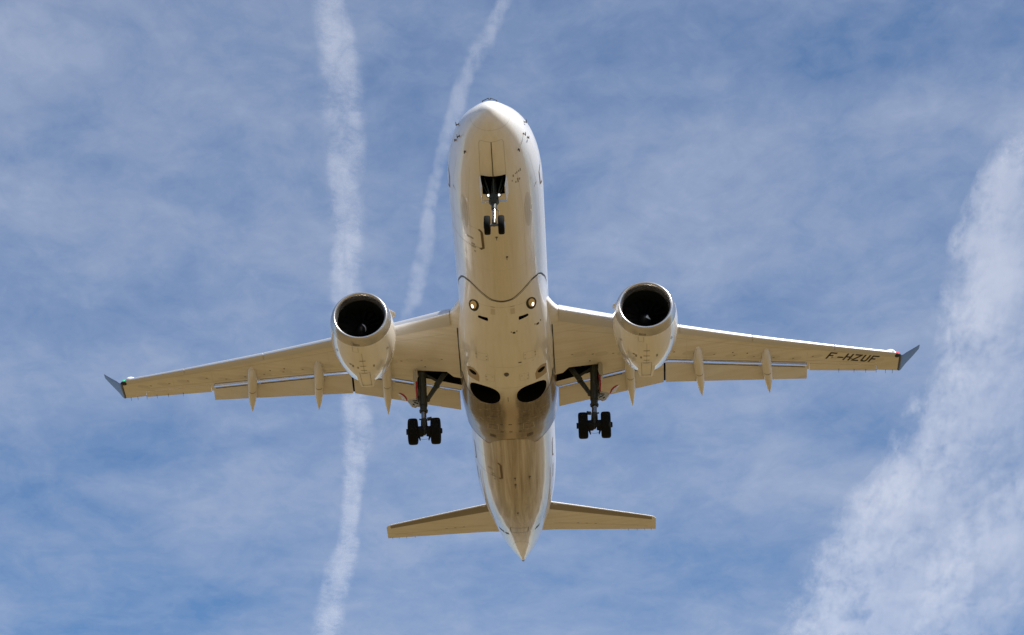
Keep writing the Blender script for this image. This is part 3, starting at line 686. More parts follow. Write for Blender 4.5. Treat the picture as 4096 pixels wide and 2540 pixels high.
# --- main landing gear
for sg in (-1, 1):
    X = 3.385; mb = MB()
    S = lambda z: Vector((sg * (3.46 - .075 * (z + .9) / -2.7), 18.66 + .09 * (z + .9) / -2.7, z))
    mb.tube(S(-.6), S(-2.3), .155, .16, 24); mb.tube(S(-2.2), S(-2.72), .145, .14, 24); mb.tube(S(-2.70), S(-2.78), .175, .165, 24); mb.tube(S(-2.05), S(-2.5), .17, .165, 24)
    mb.tube(S(-2.76), S(-3.2), .105, .105, 24, 1); mb.tube(S(-3.1), S(-3.64), .125, .145, 24); mb.tube(S(-3.5), S(-3.8), .145, .05, 24)
    mb.tube((sg * (X - .62), 18.75, -3.64), (sg * (X + .62), 18.75, -3.64), .085, .085, 20)
    mb.tube(S(-1.0) + Vector((-sg * .1, .2, 0)), S(-2.4) + Vector((-sg * .08, .2, 0)), .03); mb.tube(S(-1.2) + Vector((sg * .17, -.05, 0)), S(-2.35) + Vector((sg * .2, -.04, 0)), .025)
    mb.tube(S(-1.0) + Vector((sg * .1, -.16, 0)), S(-2.55) + Vector((sg * .12, -.15, 0)), .02); mb.tube(S(-1.7) + Vector((sg * .05, -.17, 0)), S(-1.7) + Vector((sg * .28, -.1, 0)), .018)
    # torsion links and bracket
    mb.prism([S(-2.75) + Vector((-.08, .13, 0)), S(-2.75) + Vector((.08, .13, 0)), S(-3.1) + Vector((.05, .42, 0)), S(-3.1) + Vector((-.05, .42, 0))], (0, 0, .05))
    mb.prism([S(-3.1) + Vector((-.05, .42, 0)), S(-3.1) + Vector((.05, .42, 0)), S(-3.5) + Vector((.09, .12, 0)), S(-3.5) + Vector((-.09, .12, 0))], (0, 0, .05))
    mb.tube((sg * (X - .02) - sg * .1, 18.70, -3.12), (sg * X - sg * .30, 18.68, -3.10), .07, .075, 14); mb.tube((sg * X + sg * .1, 18.70, -3.12), (sg * X + sg * .20, 18.69, -3.12), .03, .03, 10)
    mg = mb.build('main_gear', [M_GEAR, M_CHROME], plane, 40)
    for q in (-1, 1):
        wh = wheel('wheel', sg * X + q * .452, 18.75, -3.64, .533, .39, mg, q)
        mb = MB(); mb.revolve([(-.12, .05), (-.12, .20), (.10, .22), (.16, .20), (.16, .05)], (sg * X + q * .20, 18.75, -3.64), 'x', 24)
        for k in range(6):
            a = 2 * math.pi * k / 6 + .3; mb.tube((sg * X + q * .12, 18.75 + .17 * math.sin(a), -3.64 - .17 * math.cos(a)), (sg * X + q * .26, 18.75 + .17 * math.sin(a), -3.64 - .17 * math.cos(a)), .045, .045, 10)
        mb.tube((sg * X + q * .22, 18.8, -3.80), (sg * X + q * .17, 18.85, -4.0), .05, .02, 8)
        mb.build('brake_pack', M_BRAKE, mg)
    mb = MB(); pts = [Vector((sg * X + q * .17, 18.85, -3.92 - .03 * (1 - q * q))) for q in (-1, -.5, 0, .5, 1)]; mb.path(pts, .007, 6); mb.build('brake_hose', M_MARK, mg)
    # folding side brace
    mb = MB(); a, b = Vector((sg * 3.24, 18.75, -2.16)), Vector((sg * 2.52, 18.7, -.98)); m_ = a.lerp(b, .52)
    for u, v, w_ in ((a, m_, .085), (m_, b, .10)):
        d = (v - u).normalized(); n_ = d.cross(Vector((0, 1, 0))).normalized() * w_
        mb.prism([u - n_ * .8 - Vector((0, .07, 0)), u + n_ * .8 - Vector((0, .07, 0)), v + n_ - Vector((0, .07, 0)), v - n_ - Vector((0, .07, 0))], (0, .14, 0))
    mb.tube(m_ - Vector((0, .1, 0)), m_ + Vector((0, .1, 0)), .11, .11, 14); mb.tube(a - Vector((0, .1, 0)), a + Vector((0, .1, 0)), .09, .09, 14)
    c2 = Vector((sg * 2.86, 18.7, -1.37)); t2 = Vector((sg * 3.42, 18.7, -.98)); mb.tube(t2, c2, .05, .055, 12); mb.tube(c2, m_, .06, .05, 10); mb.tube(c2 + Vector((-sg * .02, .03, .05)), Vector((sg * 2.6, 18.72, -1.0)), .03, .03, 10)
    mb.build('side_brace', M_GEAR, mg, 40)
    # upper leg door, seen edge on, with its red rim
    mb = MB(); mb.prism([(sg * 3.66, 18.35, -.92), (sg * 3.80, 18.38, -1.05), (sg * 3.80, 18.4, -1.5), (sg * 3.70, 18.5, -1.62), (sg * 3.62, 18.45, -1.3)], (0, .55, 0))
    mb.prism([(sg * 3.64, 18.5, -1.5), (sg * 3.70, 18.5, -1.5), (sg * 3.70, 18.5, -2.22), (sg * 3.64, 18.5, -2.24)], (0, .6, 0))
    gd = mb.build('gear_door', M_GEARL, mg)
    mb = MB(); mb.prism([(sg * 3.625, 18.47, -1.48), (sg * 3.70, 18.47, -1.48), (sg * 3.715, 18.47, -1.9), (sg * 3.68, 18.47, -2.26), (sg * 3.63, 18.47, -2.26), (sg * 3.655, 18.47, -1.9)], (0, .028, 0)); mb.build('red_rim', M_RED, gd)
    # lower leg door: bracket and curved fin
    mb = MB(); mb.prism([(sg * x, 18.66, z) for x, z in ((3.52, -2.22), (3.70, -2.14), (4.06, -2.24), (3.88, -2.50), (3.74, -2.55), (3.66, -2.50), (3.5, -2.52))], (0, .10, 0))
    gb = mb.build('gear_door', M_GEARL, mg)
    mb = MB()
    for poly in (((3.60, -2.40), (3.78, -2.32), (3.80, -2.36), (3.62, -2.44)), ((3.66, -2.25), (3.84, -2.26), (3.84, -2.30), (3.66, -2.30)), ((3.76, -2.44), (3.84, -2.40), (3.84, -2.45), (3.76, -2.49))): mb.prism([(sg * x, 18.655, z) for x, z in poly], (0, .02, 0))
    mb.build('lightening_hole', M_DARK, gb)
    mb = MB(); fin = [(4.05, -2.25), (4.10, -2.10), (4.20, -1.97), (4.32, -1.90), (4.45, -1.885), (4.37, -1.95), (4.31, -2.05), (4.30, -2.19), (4.22, -2.18), (4.12, -2.22)]
    mb.prism([(sg * x, 18.68, z) for x, z in fin], (0, .05, 0)); mb.build('door_fin', M_WHITE, gb)
    mb = MB(); band = [(4.035, -2.26), (4.09, -2.09), (4.19, -1.955), (4.32, -1.885), (4.42, -1.875), (4.31, -1.95), (4.22, -2.02), (4.14, -2.12), (4.09, -2.25)]
    mb.prism([(sg * x, 18.665, z) for x, z in band], (0, .012, 0)); mb.build('red_rim', M_RED, gb)

# --- markings and small fittings on the belly
# seal strip along the front of the fairing
dr = Drape(bvh_body, 'r', .006); ky = 1.8 * math.pi / 180
dr.line([(SEAM(p) - .01, p) for p in range(-74, 75, 2)], .075, .08, ky=ky); dr.build('seal_strip', M_SEAL_SHADE, fairing)
dr = Drape(bvh_body, 'r', .006); dr.line([(REAR(p) - .28, p) for p in range(-70, 71, 1)], .045, .06, ky=ky); dr.build('rear_step_shadow', M_SEAL_SHADE, fairing)  # dark line painted for the shadow at the fairing's rear step
for sg in (-1, 1):
    dr = Drape(bvh_body, 'z', .005); dr.line([(sg * x, y) for x, y in ((1.82, 18.05), (1.80, 18.35), (1.74, 18.65), (1.64, 18.86), (1.50, 19.0), (1.40, 19.06))], .05, .06); dr.build('well_seal', M_SEAL_SHADE, fairing)
    # landing lights
    dr = Drape(bvh_body, 'z', .006); dr.ellipse((sg * 1.10, 12.62), .185, .36, rot=sg * -.22); ll = dr.build('landing_light', M_MARK, fairing)
    dr = Drape(bvh_body, 'z', .010); dr.ellipse((sg * 1.12, 12.60), .115, .25, rot=sg * -.22); dr.build('light_reflector', M_REFL, ll)
    dr = Drape(bvh_body, 'z', .016); dr.ellipse((sg * 1.165, 12.72), .045, .10); dr.build('lit_bulb', M_LAMP, ll)
for k in (-1, 1):
    dr = Drape(bvh_body, 'z', .004); dr.quad([(k * .29, 12.58), (k * .46, 12.57), (k * .47, 12.93), (k * .30, 12.94)]); dr.build('access_cover', M_PATCH, fairing)
    dr = Drape(bvh_body, 'z', .004); dr.line([(k * .30, 12.46), (k * .46, 12.45)], .025); dr.build('vent_slit', M_GREY, fairing)
    # round outflow port in its brown scorched panel
    dr = Drape(bvh_body, 'z', .004); P = [(1.57, 17.04), (1.565, 17.73), (1.13, 17.74), (1.11, 17.25), (1.20, 16.98), (1.34, 16.84), (1.48, 16.90)]
    ring = []
    for i in range(len(P)):
        for t in (0, .25, .5, .75): ring.append((k * (P[i][0] * (1 - t) + P[(i + 1) % len(P)][0] * t), P[i][1] * (1 - t) + P[(i + 1) % len(P)][1] * t))
    dr.poly((k * 1.34, 17.35), ring, k=8); ov = dr.build('outflow_panel', M_SCORCH, fairing)
    dr = Drape(bvh_body, 'z', .010); dr.ellipse((k * 1.36, 17.2), .145, .15); dr.build('outflow_port', M_DARK, ov)
    dr = Drape(bvh_body, 'z', .004)
    for i in range(4): y = 22.02 + .075 * i; dr.line([(k * .63, y + .06), (k * .76, y + .03), (k * .89, y)], .038, .1)
    dr.build('louvre_grille', M_MARK, fairing)
    # access panels aft of the wells, and ahead of them
    dr = Drape(bvh_body, 'z', .004)
    for x0, x1, y in ((.50, .80, 20.28), (.62, .86, 21.02), (1.19, 1.38, 20.66)): dr.line([(k * x0, y), (k * x1, y - .02 * k)], .05, .1)
    for x, y in ((.86, 20.48), (.82, 21.35), (1.36, 21.05), (.60, 21.4)): dr.line([(k * x, y), (k * (x + .09), y)], .04, .1)
    for x, y in ((.38, 21.0), (.37, 21.72)): dr.line([(k * (x - .06), y), (k * (x + .06), y)], .09, .1)
    dr.each('latch', M_SEAM, fairing)
    dr = Drape(bvh_body, 'z', .0035)
    dr.line([(k * x, y) for x, y in ((.52, 20.95), (.92, 20.95), (.95, 21.5), (.50, 21.5))], .014, .1, closed=True)
    dr.line([(k * x, y) for x, y in ((.70, 15.45), (1.15, 15.45), (1.17, 15.95), (.70, 15.95))], .012, .1, closed=True)
    dr.line([(k * x, y) for x, y in ((.5, 17.0), (.85, 17.0), (.85, 17.5), (.5, 17.5))], .012, .1, closed=True)
    dr.each('panel_seam', M_FAINT, fairing)
    dr = Drape(bvh_body, 'z', .004)
    for x, y in ((.73, 15.62), (.73, 15.86), (1.12, 15.6), (1.12, 15.84), (.55, 17.16), (.80, 17.18), (.77, 17.42)): dr.line([(k * x, y), (k * (x + .06), y)], .025, .1)
    dr.build('belly_lettering', M_SEAM, fairing)
dr = Drape(bvh_body, 'z', .0035); dr.line([(x, 12.43 + .02 * math.cos(3 * x)) for x in np.linspace(-.9, .9, 9)], .012); dr.line([(x, 18.02 - .16 * x * x) for x in np.linspace(-.75, .75, 9)], .012); dr.line([(-.9, 16.35), (0.3, 16.42), (1.3, 16.1)], .012); dr.line([(x, 21.9 + .05 * x * x) for x in np.linspace(-1.1, 1.1, 9)], .014)
dr.each('panel_seam', M_FAINT, fairing)
dr = Drape(bvh_body, 'z', .004)
for x, y in ((-.02, 21.03), (-.02, 21.74)): dr.line([(x - .07, y), (x + .07, y)], .06)
dr.line([(.48, 16.1), (.60, 16.09)], .07); dr.line([(-.03, 18.75), (-.03, 19.1)], .02)
for x, y in ((.38, 14.1), (1.31, 13.95)): dr.line([(x - .05, y), (x + .05, y)], .11); dr.line([(x - .12, y - .06), (x - .09, y - .06)], .07); dr.line([(x + .1, y - .08), (x + .13, y - .08)], .07)
dr.each('drain_fitting', M_MARK, fairing)
mb = MB(); p0 = Drape(bvh_body, 'z', 0).pt(-.02, 16.94); mb.ball((p0.x, p0.y, p0.z), .10, (1, 1.2, .8)); bc = mb.build('beacon_light', M_SEAM, fairing)

# fuselage: nose gear doors, cargo doors, service doors, probes
kz = 1.8 * math.pi / 180
dr = Drape(bvh_fus, 'z', .004); dr.line([(0, 2.12), (0, 3.8)], .035, .1); dr.build('gear_door_gap', M_SEAM, fuselage)
dr = Drape(bvh_fus, 'z', .004); dr.line([(-.46, 3.78), (-.44, 2.2), (-.38, 2.08), (0, 2.12), (.38, 2.08), (.44, 2.2), (.46, 3.78)], .012, .1); dr.build('closed_gear_door', M_FAINT, fuselage)
for y0, y1, name in ((7.24, 8.58, 'cargo_door'), (25.08, 26.5, 'cargo_door')):
    dr = Drape(bvh_fus, 'r', .005); dr.line([(y0, -21.5), (y0 + .15, -18), (y1 - .15, -17.4), (y1, -21.5)], .10, .05, ky=kz); cdoor = dr.build(name, M_BROWN, fuselage)
    dr = Drape(bvh_fus, 'r', .004); dr.line([(y0, -22), (y0 - .03, -74)], .012, .1, ky=kz); dr.build('door_seam', M_FAINT, cdoor)
    dr = Drape(bvh_fus, 'r', .004); dr.line([(y1 - .1, -20), (y1, -47), (y1 - .1, -74)], .018, .1, ky=kz); dr.build('door_seam', M_GREY, cdoor)
    dr = Drape(bvh_fus, 'r', .004)
    for yy, aa, n in ((y0 + .72, -30, 7), (y0 + 1.1, -28.5, 4), (y0 + 1.28, -27.5, 5), (y0 + 1.55, -28, 2)):
        dr = Drape(bvh_fus, 'r', .004)
        for q in range(n): dr.line([(yy, aa - 1.3 * q), (yy + .12, aa - 1.3 * q)], .024, .1, ky=kz)
        dr.build('door_lettering', M_GREY, cdoor)
for s_ in (-1, 1):
    dr = Drape(bvh_fus, 'r', .004); dr.ellipse((6.55, s_ * 41), 1.1, 6.0, 40); dr.build('oval_patch', M_OVAL, fuselage)  # grey oval patch on each side of the forward fuselage
    # passenger and service doors: lower edge and corner marks on the flanks
    dr = Drape(bvh_fus, 'r', .005); dr.line([(5.25, s_ * 80), (5.38, s_ * 72), (6.05, s_ * 71), (6.25, s_ * 79)], .09, .06, ky=kz); dr.line([(5.25, s_ * 80), (5.25, s_ * 112), (6.25, s_ * 112), (6.25, s_ * 79)], .03, .1, ky=kz); dr.build('cabin_door', M_BROWN, fuselage)
    dr = Drape(bvh_fus, 'r', .005); dr.line([(5.52, s_ * 60), (5.60, s_ * 54.5)], .022, .05, ky=kz); dr.line([(5.49, s_ * 60.5), (5.53, s_ * 57.5)], .022, .05, ky=kz); dr.each('drain_mast', M_SEAM, fuselage)
    dr = Drape(bvh_fus, 'r', .005); dr.line([(25.0, s_ * 70), (25.2, s_ * 67), (26.3, s_ * 66), (26.5, s_ * 70)], .07, .06, ky=kz); dr.build('aft_cabin_door', M_BROWN, fuselage)
    dr = Drape(bvh_fus, 'r', .005); dr.line([(27.0, s_ * 58), (28.2, s_ * 60), (30.1, s_ * 60), (32.4, s_ * 62)], .02, .1, ky=kz); dr.build('flank_seam', M_GREY, fuselage)
    dr = Drape(bvh_fus, 'r', .005)
    for q in range(11): dr.line([(27.2 + .11 * q, s_ * 66), (27.2 + .11 * q, s_ * 69.5)], .05, .05, ky=kz)
    dr.build('flank_lettering', M_GREY, fuselage)
    # cockpit side window and windscreen
    dr = Drape(bvh_fus, 'r', .006); dr.quad([(2.75, s_ * 112), (3.85, s_ * 108), (3.75, s_ * 124), (2.6, s_ * 134)], 8, 8); dr.build('cockpit_window', M_WINDOW, fuselage)
    dr = Drape(bvh_fus, 'r', .006); dr.quad([(2.55, s_ * 136), (2.7, s_ * 114), (2.35, s_ * 122), (2.0, s_ * 148)], 8, 8); dr.quad([(2.5, s_ * 140), (1.98, s_ * 150), (1.85, s_ * 177), (2.4, s_ * 177)], 8, 8); dr.each('windscreen', M_WINDOW, fuselage)
    # air-data probes
    for y, a_, L in ((2.78, s_ * 104, .15), (2.68, s_ * 76, .15), (3.12, s_ * 80, .09), (2.96, s_ * 49, .10)):
        f0 = fus(y, rad(a_)); nr = Vector((f0.x, 0, f0.z + .1)).normalized(); mb = MB(); tip = f0 + nr * L * .55
        mb.tube(f0 - nr * .03, tip, .024, .016, 10); mb.tube(tip + Vector((0, .05, 0)), tip - Vector((0, L, 0)) + nr * .01, .02, .011, 10); mb.tube(f0 - nr * .03, f0 + nr * .008, .05, .045, 16); mb.build('air_data_probe', M_PROBE, fuselage)
    # wipers standing proud of the windscreen
    mb = MB(); p0 = fus(1.52, rad(s_ * 155)); p1 = fus(1.42, rad(s_ * 176)); up = Vector((0, -.02, .10)); mb.path([p0 + Vector((0, 0, .0)), p0 + up * .5, p1 + up * 1.0, p1 + Vector((s_ * -.02, 0, .03))], .014, 8); mb.build('windscreen_wiper', M_MARK, fuselage)
    # tail vents
    dr = Drape(bvh_fus, 'r', .005); dr.quad([(33.30, s_ * 66), (33.45, s_ * 52), (33.75, s_ * 54), (33.62, s_ * 67)] if s_ < 0 else [(32.75, 56), (32.95, 47), (33.3, 46), (33.1, 56)], 5, 5); dr.build('tail_vent', M_MARK, fuselage)
dr = Drape(bvh_fus, 'r', .005); dr.quad([(33.55, -50), (33.45, -38), (33.72, -37.5), (33.82, -50)], 5, 5); dr.build('tail_vent', M_MARK, fuselage)
dr = Drape(bvh_fus, 'z', .005); ap = [fus(*q) for q in ((32.32, rad(-16.5)), (32.34, rad(16.2)), (33.1, rad(16)), (33.14, rad(-17.5)))]; dr.line([(q.x, q.y) for q in ap], .03, .06, closed=True); dr.build('exhaust_door', M_SEAM, fuselage)
dr = Drape(bvh_fus, 'r', .005); dr.line([(34.75 + .9 * (p / 66.0) ** 2, p) for p in range(-66, 67, 6)], .014, .1, ky=kz); dr.build('tail_seam', M_SEAM, fuselage)
dr = Drape(bvh_fus, 'r', .005); dr.line([(1.66 + .0 * p, p) for p in range(-50, 51, 5)], .006, .1, ky=kz); dr.build('radome_seam', M_FAINT, fuselage)
for y, x, L in ((26.2, 0, .12), (26.75, 0, .30), (26.3, .62, .16), (30.0, 0, .12), (7.55, -.03, .14), (8.95, .30, .14)):
    h0 = Drape(bvh_fus, 'z', 0).pt(x, y); mb = MB(); mb.prism([h0 + Vector((-.012, 0, .03)), h0 + Vector((-.012, L, .03)), h0 + Vector((-.009, L, -.09)), h0 + Vector((-.009, L * .55, -.09))], (.022, 0, 0)); mb.tube(h0 + Vector((0, L * .4, .02)), h0 + Vector((0, L * .4, -.006)), .05, .045, 16); mb.build('blade_antenna', M_SEAM, fuselage)
dr = Drape(bvh_fus, 'r', .005)
for yy, aa, w_ in ((4.05, 24.5, .06), (4.0, 28, .03), (3.98, 30, .05), (3.97, 33, .05), (3.96, 35.5, .07), (4.45, 27, .05), (4.42, 30, .12), (4.4, 32.5, .05), (4.3, 22.5, .03)): dr.line([(yy - w_, aa), (yy + w_, aa)], .045, .05, ky=kz)
dr.each('service_marking', M_GREY, fuselage)
# exhaust cone of the auxiliary unit
mb = MB(); mb.tube((0, NOSE + 37.3, .58), (0, NOSE + 37.62, .60), .09, .06, 20); mb.build('tail_cone', M_PROBE, fuselage)

for y in (9.9, 24.2, 26.9, 29.3, 31.7):
    dr = Drape(bvh_fus, 'r', .003); dr.line([(y, a_) for a_ in range(-84, 85, 6)], .011, .15, ky=kz); dr.each('skin_seam', M_SKIN, fuselage)
for a_ in (-33, -62, 33, 62):
    dr = Drape(bvh_fus, 'r', .003); dr.line([(3.6, a_ * .9), (6, a_), (10.8, a_)], .009, .3, ky=kz); dr.line([(23.7, a_), (30, a_)], .009, .3, ky=kz); dr.each('skin_seam', M_SKIN, fuselage)
# registration on the port wing
ORG, E1, E2 = np.array((12.965, 20.984)), np.array((14.79 - 12.965, 21.812 - 20.984)) / 800, np.array((13.178 - 12.965, 20.551 - 20.984))
LET = [((0, 0), (33, 0), (33, 1), (0, 1)), ((33, .82), (132, .82), (132, 1), (33, 1)), ((33, .42), (98, .42), (98, .60), (33, .60)),
       ((190, .28), (300, .28), (300, .46), (190, .46)),
       ((317, 0), (350, 0), (350, 1), (317, 1)), ((410, 0), (443, 0), (443, 1), (410, 1)), ((350, .42), (410, .42), (410, .6), (350, .6)),
       ((475, .82), (608, .82), (608, 1), (475, 1)), ((475, 0), (608, 0), (608, .18), (475, .18)), ((475, .18), (518, .18), (608, .82), (565, .82)),
       ((640, .2), (673, .2), (673, 1), (640, 1)), ((730, .2), (763, .2), (763, 1), (730, 1)), ((640, .2), (655, .04), (690, .18), (673, .26)), ((655, .04), (672, 0), (731, 0), (748, .04)), ((655, .04), (748, .04), (713, .18), (690, .18)), ((748, .04), (763, .2), (730, .26), (713, .18)),
       ((792, 0), (825, 0), (825, 1), (792, 1)), ((825, .82), (924, .82), (924, 1), (825, 1)), ((825, .42), (890, .42), (890, .60), (825, .60))]
dr = Drape(tree(wings[1]), 'z', .005)
for q in LET: dr.quad([ORG + E1 * a + E2 * b for a, b in q], 3, 3)
dr.build('registration_lettering', M_MARK, wings[1])

# small dark fittings and streaks under each wing
for sg in (-1, 1):
    bw = tree(wings[sg]); dr = Drape(bw, 'z', .004)
    for x, y, a in ((3.0, 14.78, .10), (3.9, 15.28, .08), (7.35, 17.25, .12), (7.75, 17.5, .12), (8.95, 18.2, .08), (10.6, 19.05, .05), (11.7, 19.6, .05)): dr.line([(sg * x, y), (sg * (x + a), y + .05)], .06, .05)
    for x, y in ((3.3, 18.15), (4.6, 17.7), (9.1, 19.3), (9.7, 19.55)): dr.ellipse((sg * x, y), .035, .035, 10)
    dr.each('drain_hole', M_MARK, wings[sg])
    dr = Drape(bw, 'z', .003)
    for k in range(15): x = 2.9 + .88 * k; dr.ellipse((sg * x, wle(x) + .42 * chord(x)), .27, .10 + .012 * chord(x), 24)
    dr.each('tank_panel', M_TANK, wings[sg])
    # dark lines painted for the shade on both sides of the flap slot
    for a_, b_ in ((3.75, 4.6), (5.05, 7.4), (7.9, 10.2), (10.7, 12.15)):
        dr = Drape(bw, 'z', .004); dr.line([(sg * x, CV(x) - .02) for x in np.linspace(a_, b_, 8)], .03, .2); dr.build('cove_shade_line', M_SEAM, wings[sg])
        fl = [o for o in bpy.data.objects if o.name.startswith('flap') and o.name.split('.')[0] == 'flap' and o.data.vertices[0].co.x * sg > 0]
        dr = Drape(tree(*fl), 'z', .004); dr.line([(sg * x, FLE(x) + .035) for x in np.linspace(a_ if a_ > 6.3 or b_ < 6.3 else a_, min(b_, 6.25) if a_ < 6.25 else b_, 8)], .03, .2); dr.build('flap_shadow_line', M_SEAM, [f for f in fl if (abs(f.data.vertices[0].co.x) > 6.3) == (a_ > 6.3)][0])
    dr = Drape(bw, 'z', .004)
    for k in range(16): x = 2.6 + .82 * k; y = wle(x) + .42 * chord(x); dr.ellipse((sg * x, y), .05, .03, 10)
    dr.each('tank_cover', M_GREY, wings[sg])
    for x in (4.6, 7.2, 9.9, 12.2, 13.9):
        dr = Drape(bw, 'z', .003); dr.line([(sg * x, wle(x) + .5), (sg * x, CV(min(x, 12.2)) - .1 if x < 12.2 else HINGE(x) - .05)], .010, .2); dr.each('skin_seam', M_SKIN, wings[sg])
    dr = Drape(bw, 'z', .003); dr.line([(sg * x, wle(x) + .16 * chord(x)) for x in np.linspace(2.4, 15.8, 24)], .012, .3); dr.line([(sg * x, (CV(x) if x < 12.2 else HINGE(x)) - .22) for x in np.linspace(4.2, 15.1, 24)], .012, .3); dr.each('spar_seam', M_FAINT, wings[sg])
    dr = Drape(bw, 'z', .006); dr.line([(sg * (1.855 + .008 * (y - 15)), y) for y in np.linspace(15.0, 18.7, 14)], .045); dr.build('root_seal', M_MARK, wings[sg])

# ------------------------------------------------------------------ contrails: long flattened bodies of ice cloud, 9.5 km up
def contrail_mat(name, dens, scale, seed, lo, hi, amp, rim=0.6, left=0.0, right=0.0, along=1.0):
    """thin ice cloud: density falls off towards the rim and is torn up by turbulence; left / right weaken one side"""
    m = bpy.data.materials.new(name); m.use_nodes = True; nt = m.node_tree; nt.nodes.clear()
    at = N(nt, 'ShaderNodeAttribute', attribute_name='across'); co = N(nt, 'ShaderNodeTexCoord').outputs['Object']
    mp = N(nt, 'ShaderNodeMapping'); link(nt, co, mp.inputs[0]); mp.inputs['Location'].default_value = (seed * 1000, seed * 2000, 0); mp.inputs['Scale'].default_value = (1, 1, .3)
    n1 = noise(nt, mp.outputs[0], (scale, scale * .6 * along, scale), 7.0, 0.6, 0.6)
    n0 = noise(nt, mp.outputs[0], (scale * 4.5, scale * 2.2, scale), 4.0, 0.6, 0.6)
    n2 = noise(nt, mp.outputs[0], (scale * .28, scale * .13, scale * .2), 3.0, 0.5, 0.25)
    ac = at.outputs['Fac']; prof = math_node(nt, 'SUBTRACT', 1.0, math_node(nt, 'MULTIPLY', ac, ac))
    e0 = maprange(nt, prof, 0.0, rim)
    if left or right: e0 = math_node(nt, 'MULTIPLY', e0, maprange(nt, ac, -.7, .9, 1.0 - left, 1.0 - right))
    t = math_node(nt, 'ADD', math_node(nt, 'MULTIPLY', math_node(nt, 'SUBTRACT', n1, .5), amp), math_node(nt, 'MULTIPLY', math_node(nt, 'SUBTRACT', n2, .5), amp * .9))
    t = math_node(nt, 'ADD', t, math_node(nt, 'MULTIPLY', math_node(nt, 'SUBTRACT', n0, .5), amp * .22))
    v = math_node(nt, 'ADD', math_node(nt, 'MULTIPLY', prof, .8), t)
    a = math_node(nt, 'MULTIPLY', maprange(nt, v, lo, hi), e0); a = math_node(nt, 'MULTIPLY', a, dens, True)
    tr = N(nt, 'ShaderNodeBsdfTransparent'); tl = N(nt, 'ShaderNodeBsdfTranslucent'); df = N(nt, 'ShaderNodeBsdfDiffuse')
    tl.inputs[0].default_value = (.9, .9, .92, 1); df.inputs[0].default_value = (.9, .9, .92, 1)
    ms = N(nt, 'ShaderNodeMixShader'); ms.inputs[0].default_value = .45; link(nt, tl.outputs[0], ms.inputs[1]); link(nt, df.outputs[0], ms.inputs[2])
    mx = N(nt, 'ShaderNodeMixShader'); link(nt, a, mx.inputs[0]); link(nt, tr.outputs[0], mx.inputs[1]); link(nt, ms.outputs[0], mx.inputs[2])
    out = N(nt, 'ShaderNodeOutputMaterial'); link(nt, mx.outputs[0], out.inputs[0]); return m
def contrail(pts, label, mat, thick=0.16, alt=9500.0):
    P = [np.array(p) for p in pts]; t = [0.0]
    for a, b in zip(P[:-1], P[1:]): t.append(t[-1] + np.linalg.norm((b - a)[:2]))
    fx, fy, fwid = (pchip(t, [p[i] for p in P]) for i in range(3)); n = 140; K = 16
    V = []; A = []; F = []
    for i in range(n + 1):
        q = t[-1] * i / n; e = t[-1] * .004
        d = np.array((fx(q + e) - fx(q - e), fy(q + e) - fy(q - e))); d /= np.linalg.norm(d) + 1e-9; nr = np.array((d[1], -d[0])); w = fwid(q)
        for k in range(K):
            a = 2 * math.pi * k / K; c_ = math.cos(a)
            V.append(((fx(q) + nr[0] * w * c_) * 1000, (fy(q) + nr[1] * w * c_) * 1000, alt + thick * w * 1000 * math.sin(a))); A.append(c_)
    for i in range(n):
        for k in range(K): F.append((i * K + k, i * K + (k + 1) % K, (i + 1) * K + (k + 1) % K, (i + 1) * K + k))
    F += [tuple(range(K))[::-1], tuple(n * K + k for k in range(K))]
    me = bpy.data.meshes.new('contrail'); me.from_pydata(V, [], F); at = me.attributes.new('across', 'FLOAT', 'POINT'); at.data.foreach_set('value', A); me.materials.append(mat); me.shade_smooth()
    o = bpy.data.objects.new('contrail', me); C.objects.link(o); o['label'] = label; o['category'] = 'contrail'; o['group'] = 'contrails across the sky'
    return o
CA = [(-1.309, 13.71, 0.085), (-1.299, 13.97, 0.093), (-1.292, 14.284, 0.1), (-1.299, 14.583, 0.115), (-1.316, 14.891, 0.123), (-1.335, 15.234, 0.112), (-1.345, 15.589, 0.107), (-1.399, 15.954, 0.102), (-1.417, 16.279, 0.104), (-1.439, 16.614, 0.105), (-1.475, 16.959, 0.107), (-1.505, 17.316, 0.109), (-1.5, 17.687, 0.118), (-1.552, 18.332, 0.106), (-1.56, 18.746, 0.108), (-1.578, 19.143, 0.131), (-1.6, 19.586, 0.14), (-1.661, 20.075, 0.107), (-1.735, 20.619, 0.088), (-1.785, 21.043, 0.089), (-1.83, 21.482, 0.113), (-1.94, 21.969, 0.154), (-2.038, 22.475, 0.149), (-2.121, 22.961, 0.151), (-2.183, 23.467, 0.154), (-2.223, 23.815, 0.156)]
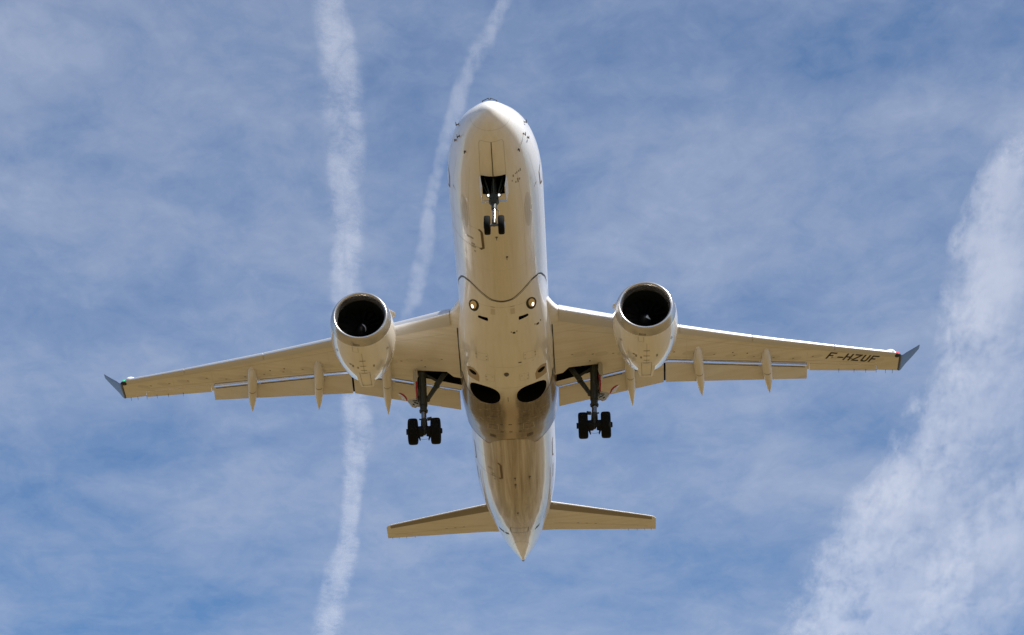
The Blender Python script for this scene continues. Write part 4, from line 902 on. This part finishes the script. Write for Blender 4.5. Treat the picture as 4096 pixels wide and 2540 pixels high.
CB = [(-0.256, 13.781, 0.043), (-0.325, 13.993, 0.047), (-0.388, 14.189, 0.053), (-0.46, 14.387, 0.069), (-0.512, 14.568, 0.057), (-0.596, 14.846, 0.054), (-0.641, 15.085, 0.055), (-0.7, 15.33, 0.05), (-0.747, 15.581, 0.051), (-0.81, 15.864, 0.048), (-0.851, 16.102, 0.044), (-0.885, 16.374, 0.05), (-0.912, 16.654, 0.059), (-0.951, 16.941, 0.069), (-1.001, 17.174, 0.061), (-1.055, 17.442, 0.061), (-1.107, 17.686, 0.053), (-1.163, 17.968, 0.051)]
CC = [(2.909, 15.448, 0.132), (2.833, 15.821, 0.157), (2.786, 16.298, 0.184), (2.773, 16.801, 0.235), (2.789, 17.282, 0.264), (2.831, 17.786, 0.27), (2.868, 18.366, 0.29), (2.83, 18.971, 0.31), (2.778, 19.487, 0.33), (2.702, 20.087, 0.352), (2.59, 20.649, 0.373), (2.449, 21.303, 0.397), (2.301, 21.992, 0.436), (2.205, 22.722, 0.478), (2.164, 23.5, 0.507), (2.152, 24.325, 0.522)]
CD = [(3.608, 19.855, 0.241), (3.481, 20.34, 0.274), (3.37, 20.78, 0.306), (3.291, 21.307, 0.341), (3.194, 21.998, 0.379), (3.122, 22.729, 0.419), (3.084, 23.584, 0.463), (3.067, 24.41, 0.476)]
contrail([(x, y, w * (1.5 if y < 18 else 1.15)) for x, y, w in CA], 'white ragged contrail running top to bottom behind the starboard engine', contrail_mat('contrail_ice', .12, .009, 3.0, .12, 1.25, 2.0, .85))
contrail([(x, y, w * 1.35) for x, y, w in CB] + [(-1.25, 18.35, .02)], 'thin faint contrail slanting down behind the aircraft nose', contrail_mat('thin_contrail_ice', .075, .013, 11.0, .1, 1.2, 1.8, .85))
contrail([(x + w * .62, y, w * 1.75) for x, y, w in CC], 'broad spread-out contrail curving beyond the port wingtip', contrail_mat('spread_contrail_ice', .17, .0075, 5.0, .0, 1.15, 2.1, .14, 0, .55, .55))
contrail([(x + w * .3, y, w * 1.45) for x, y, w in CD], 'wide mottled contrail in the bottom right corner', contrail_mat('corner_contrail_ice', .13, .0075, 17.0, .0, 1.15, 2.1, .25, 0, .4, .55), alt=9300.0)
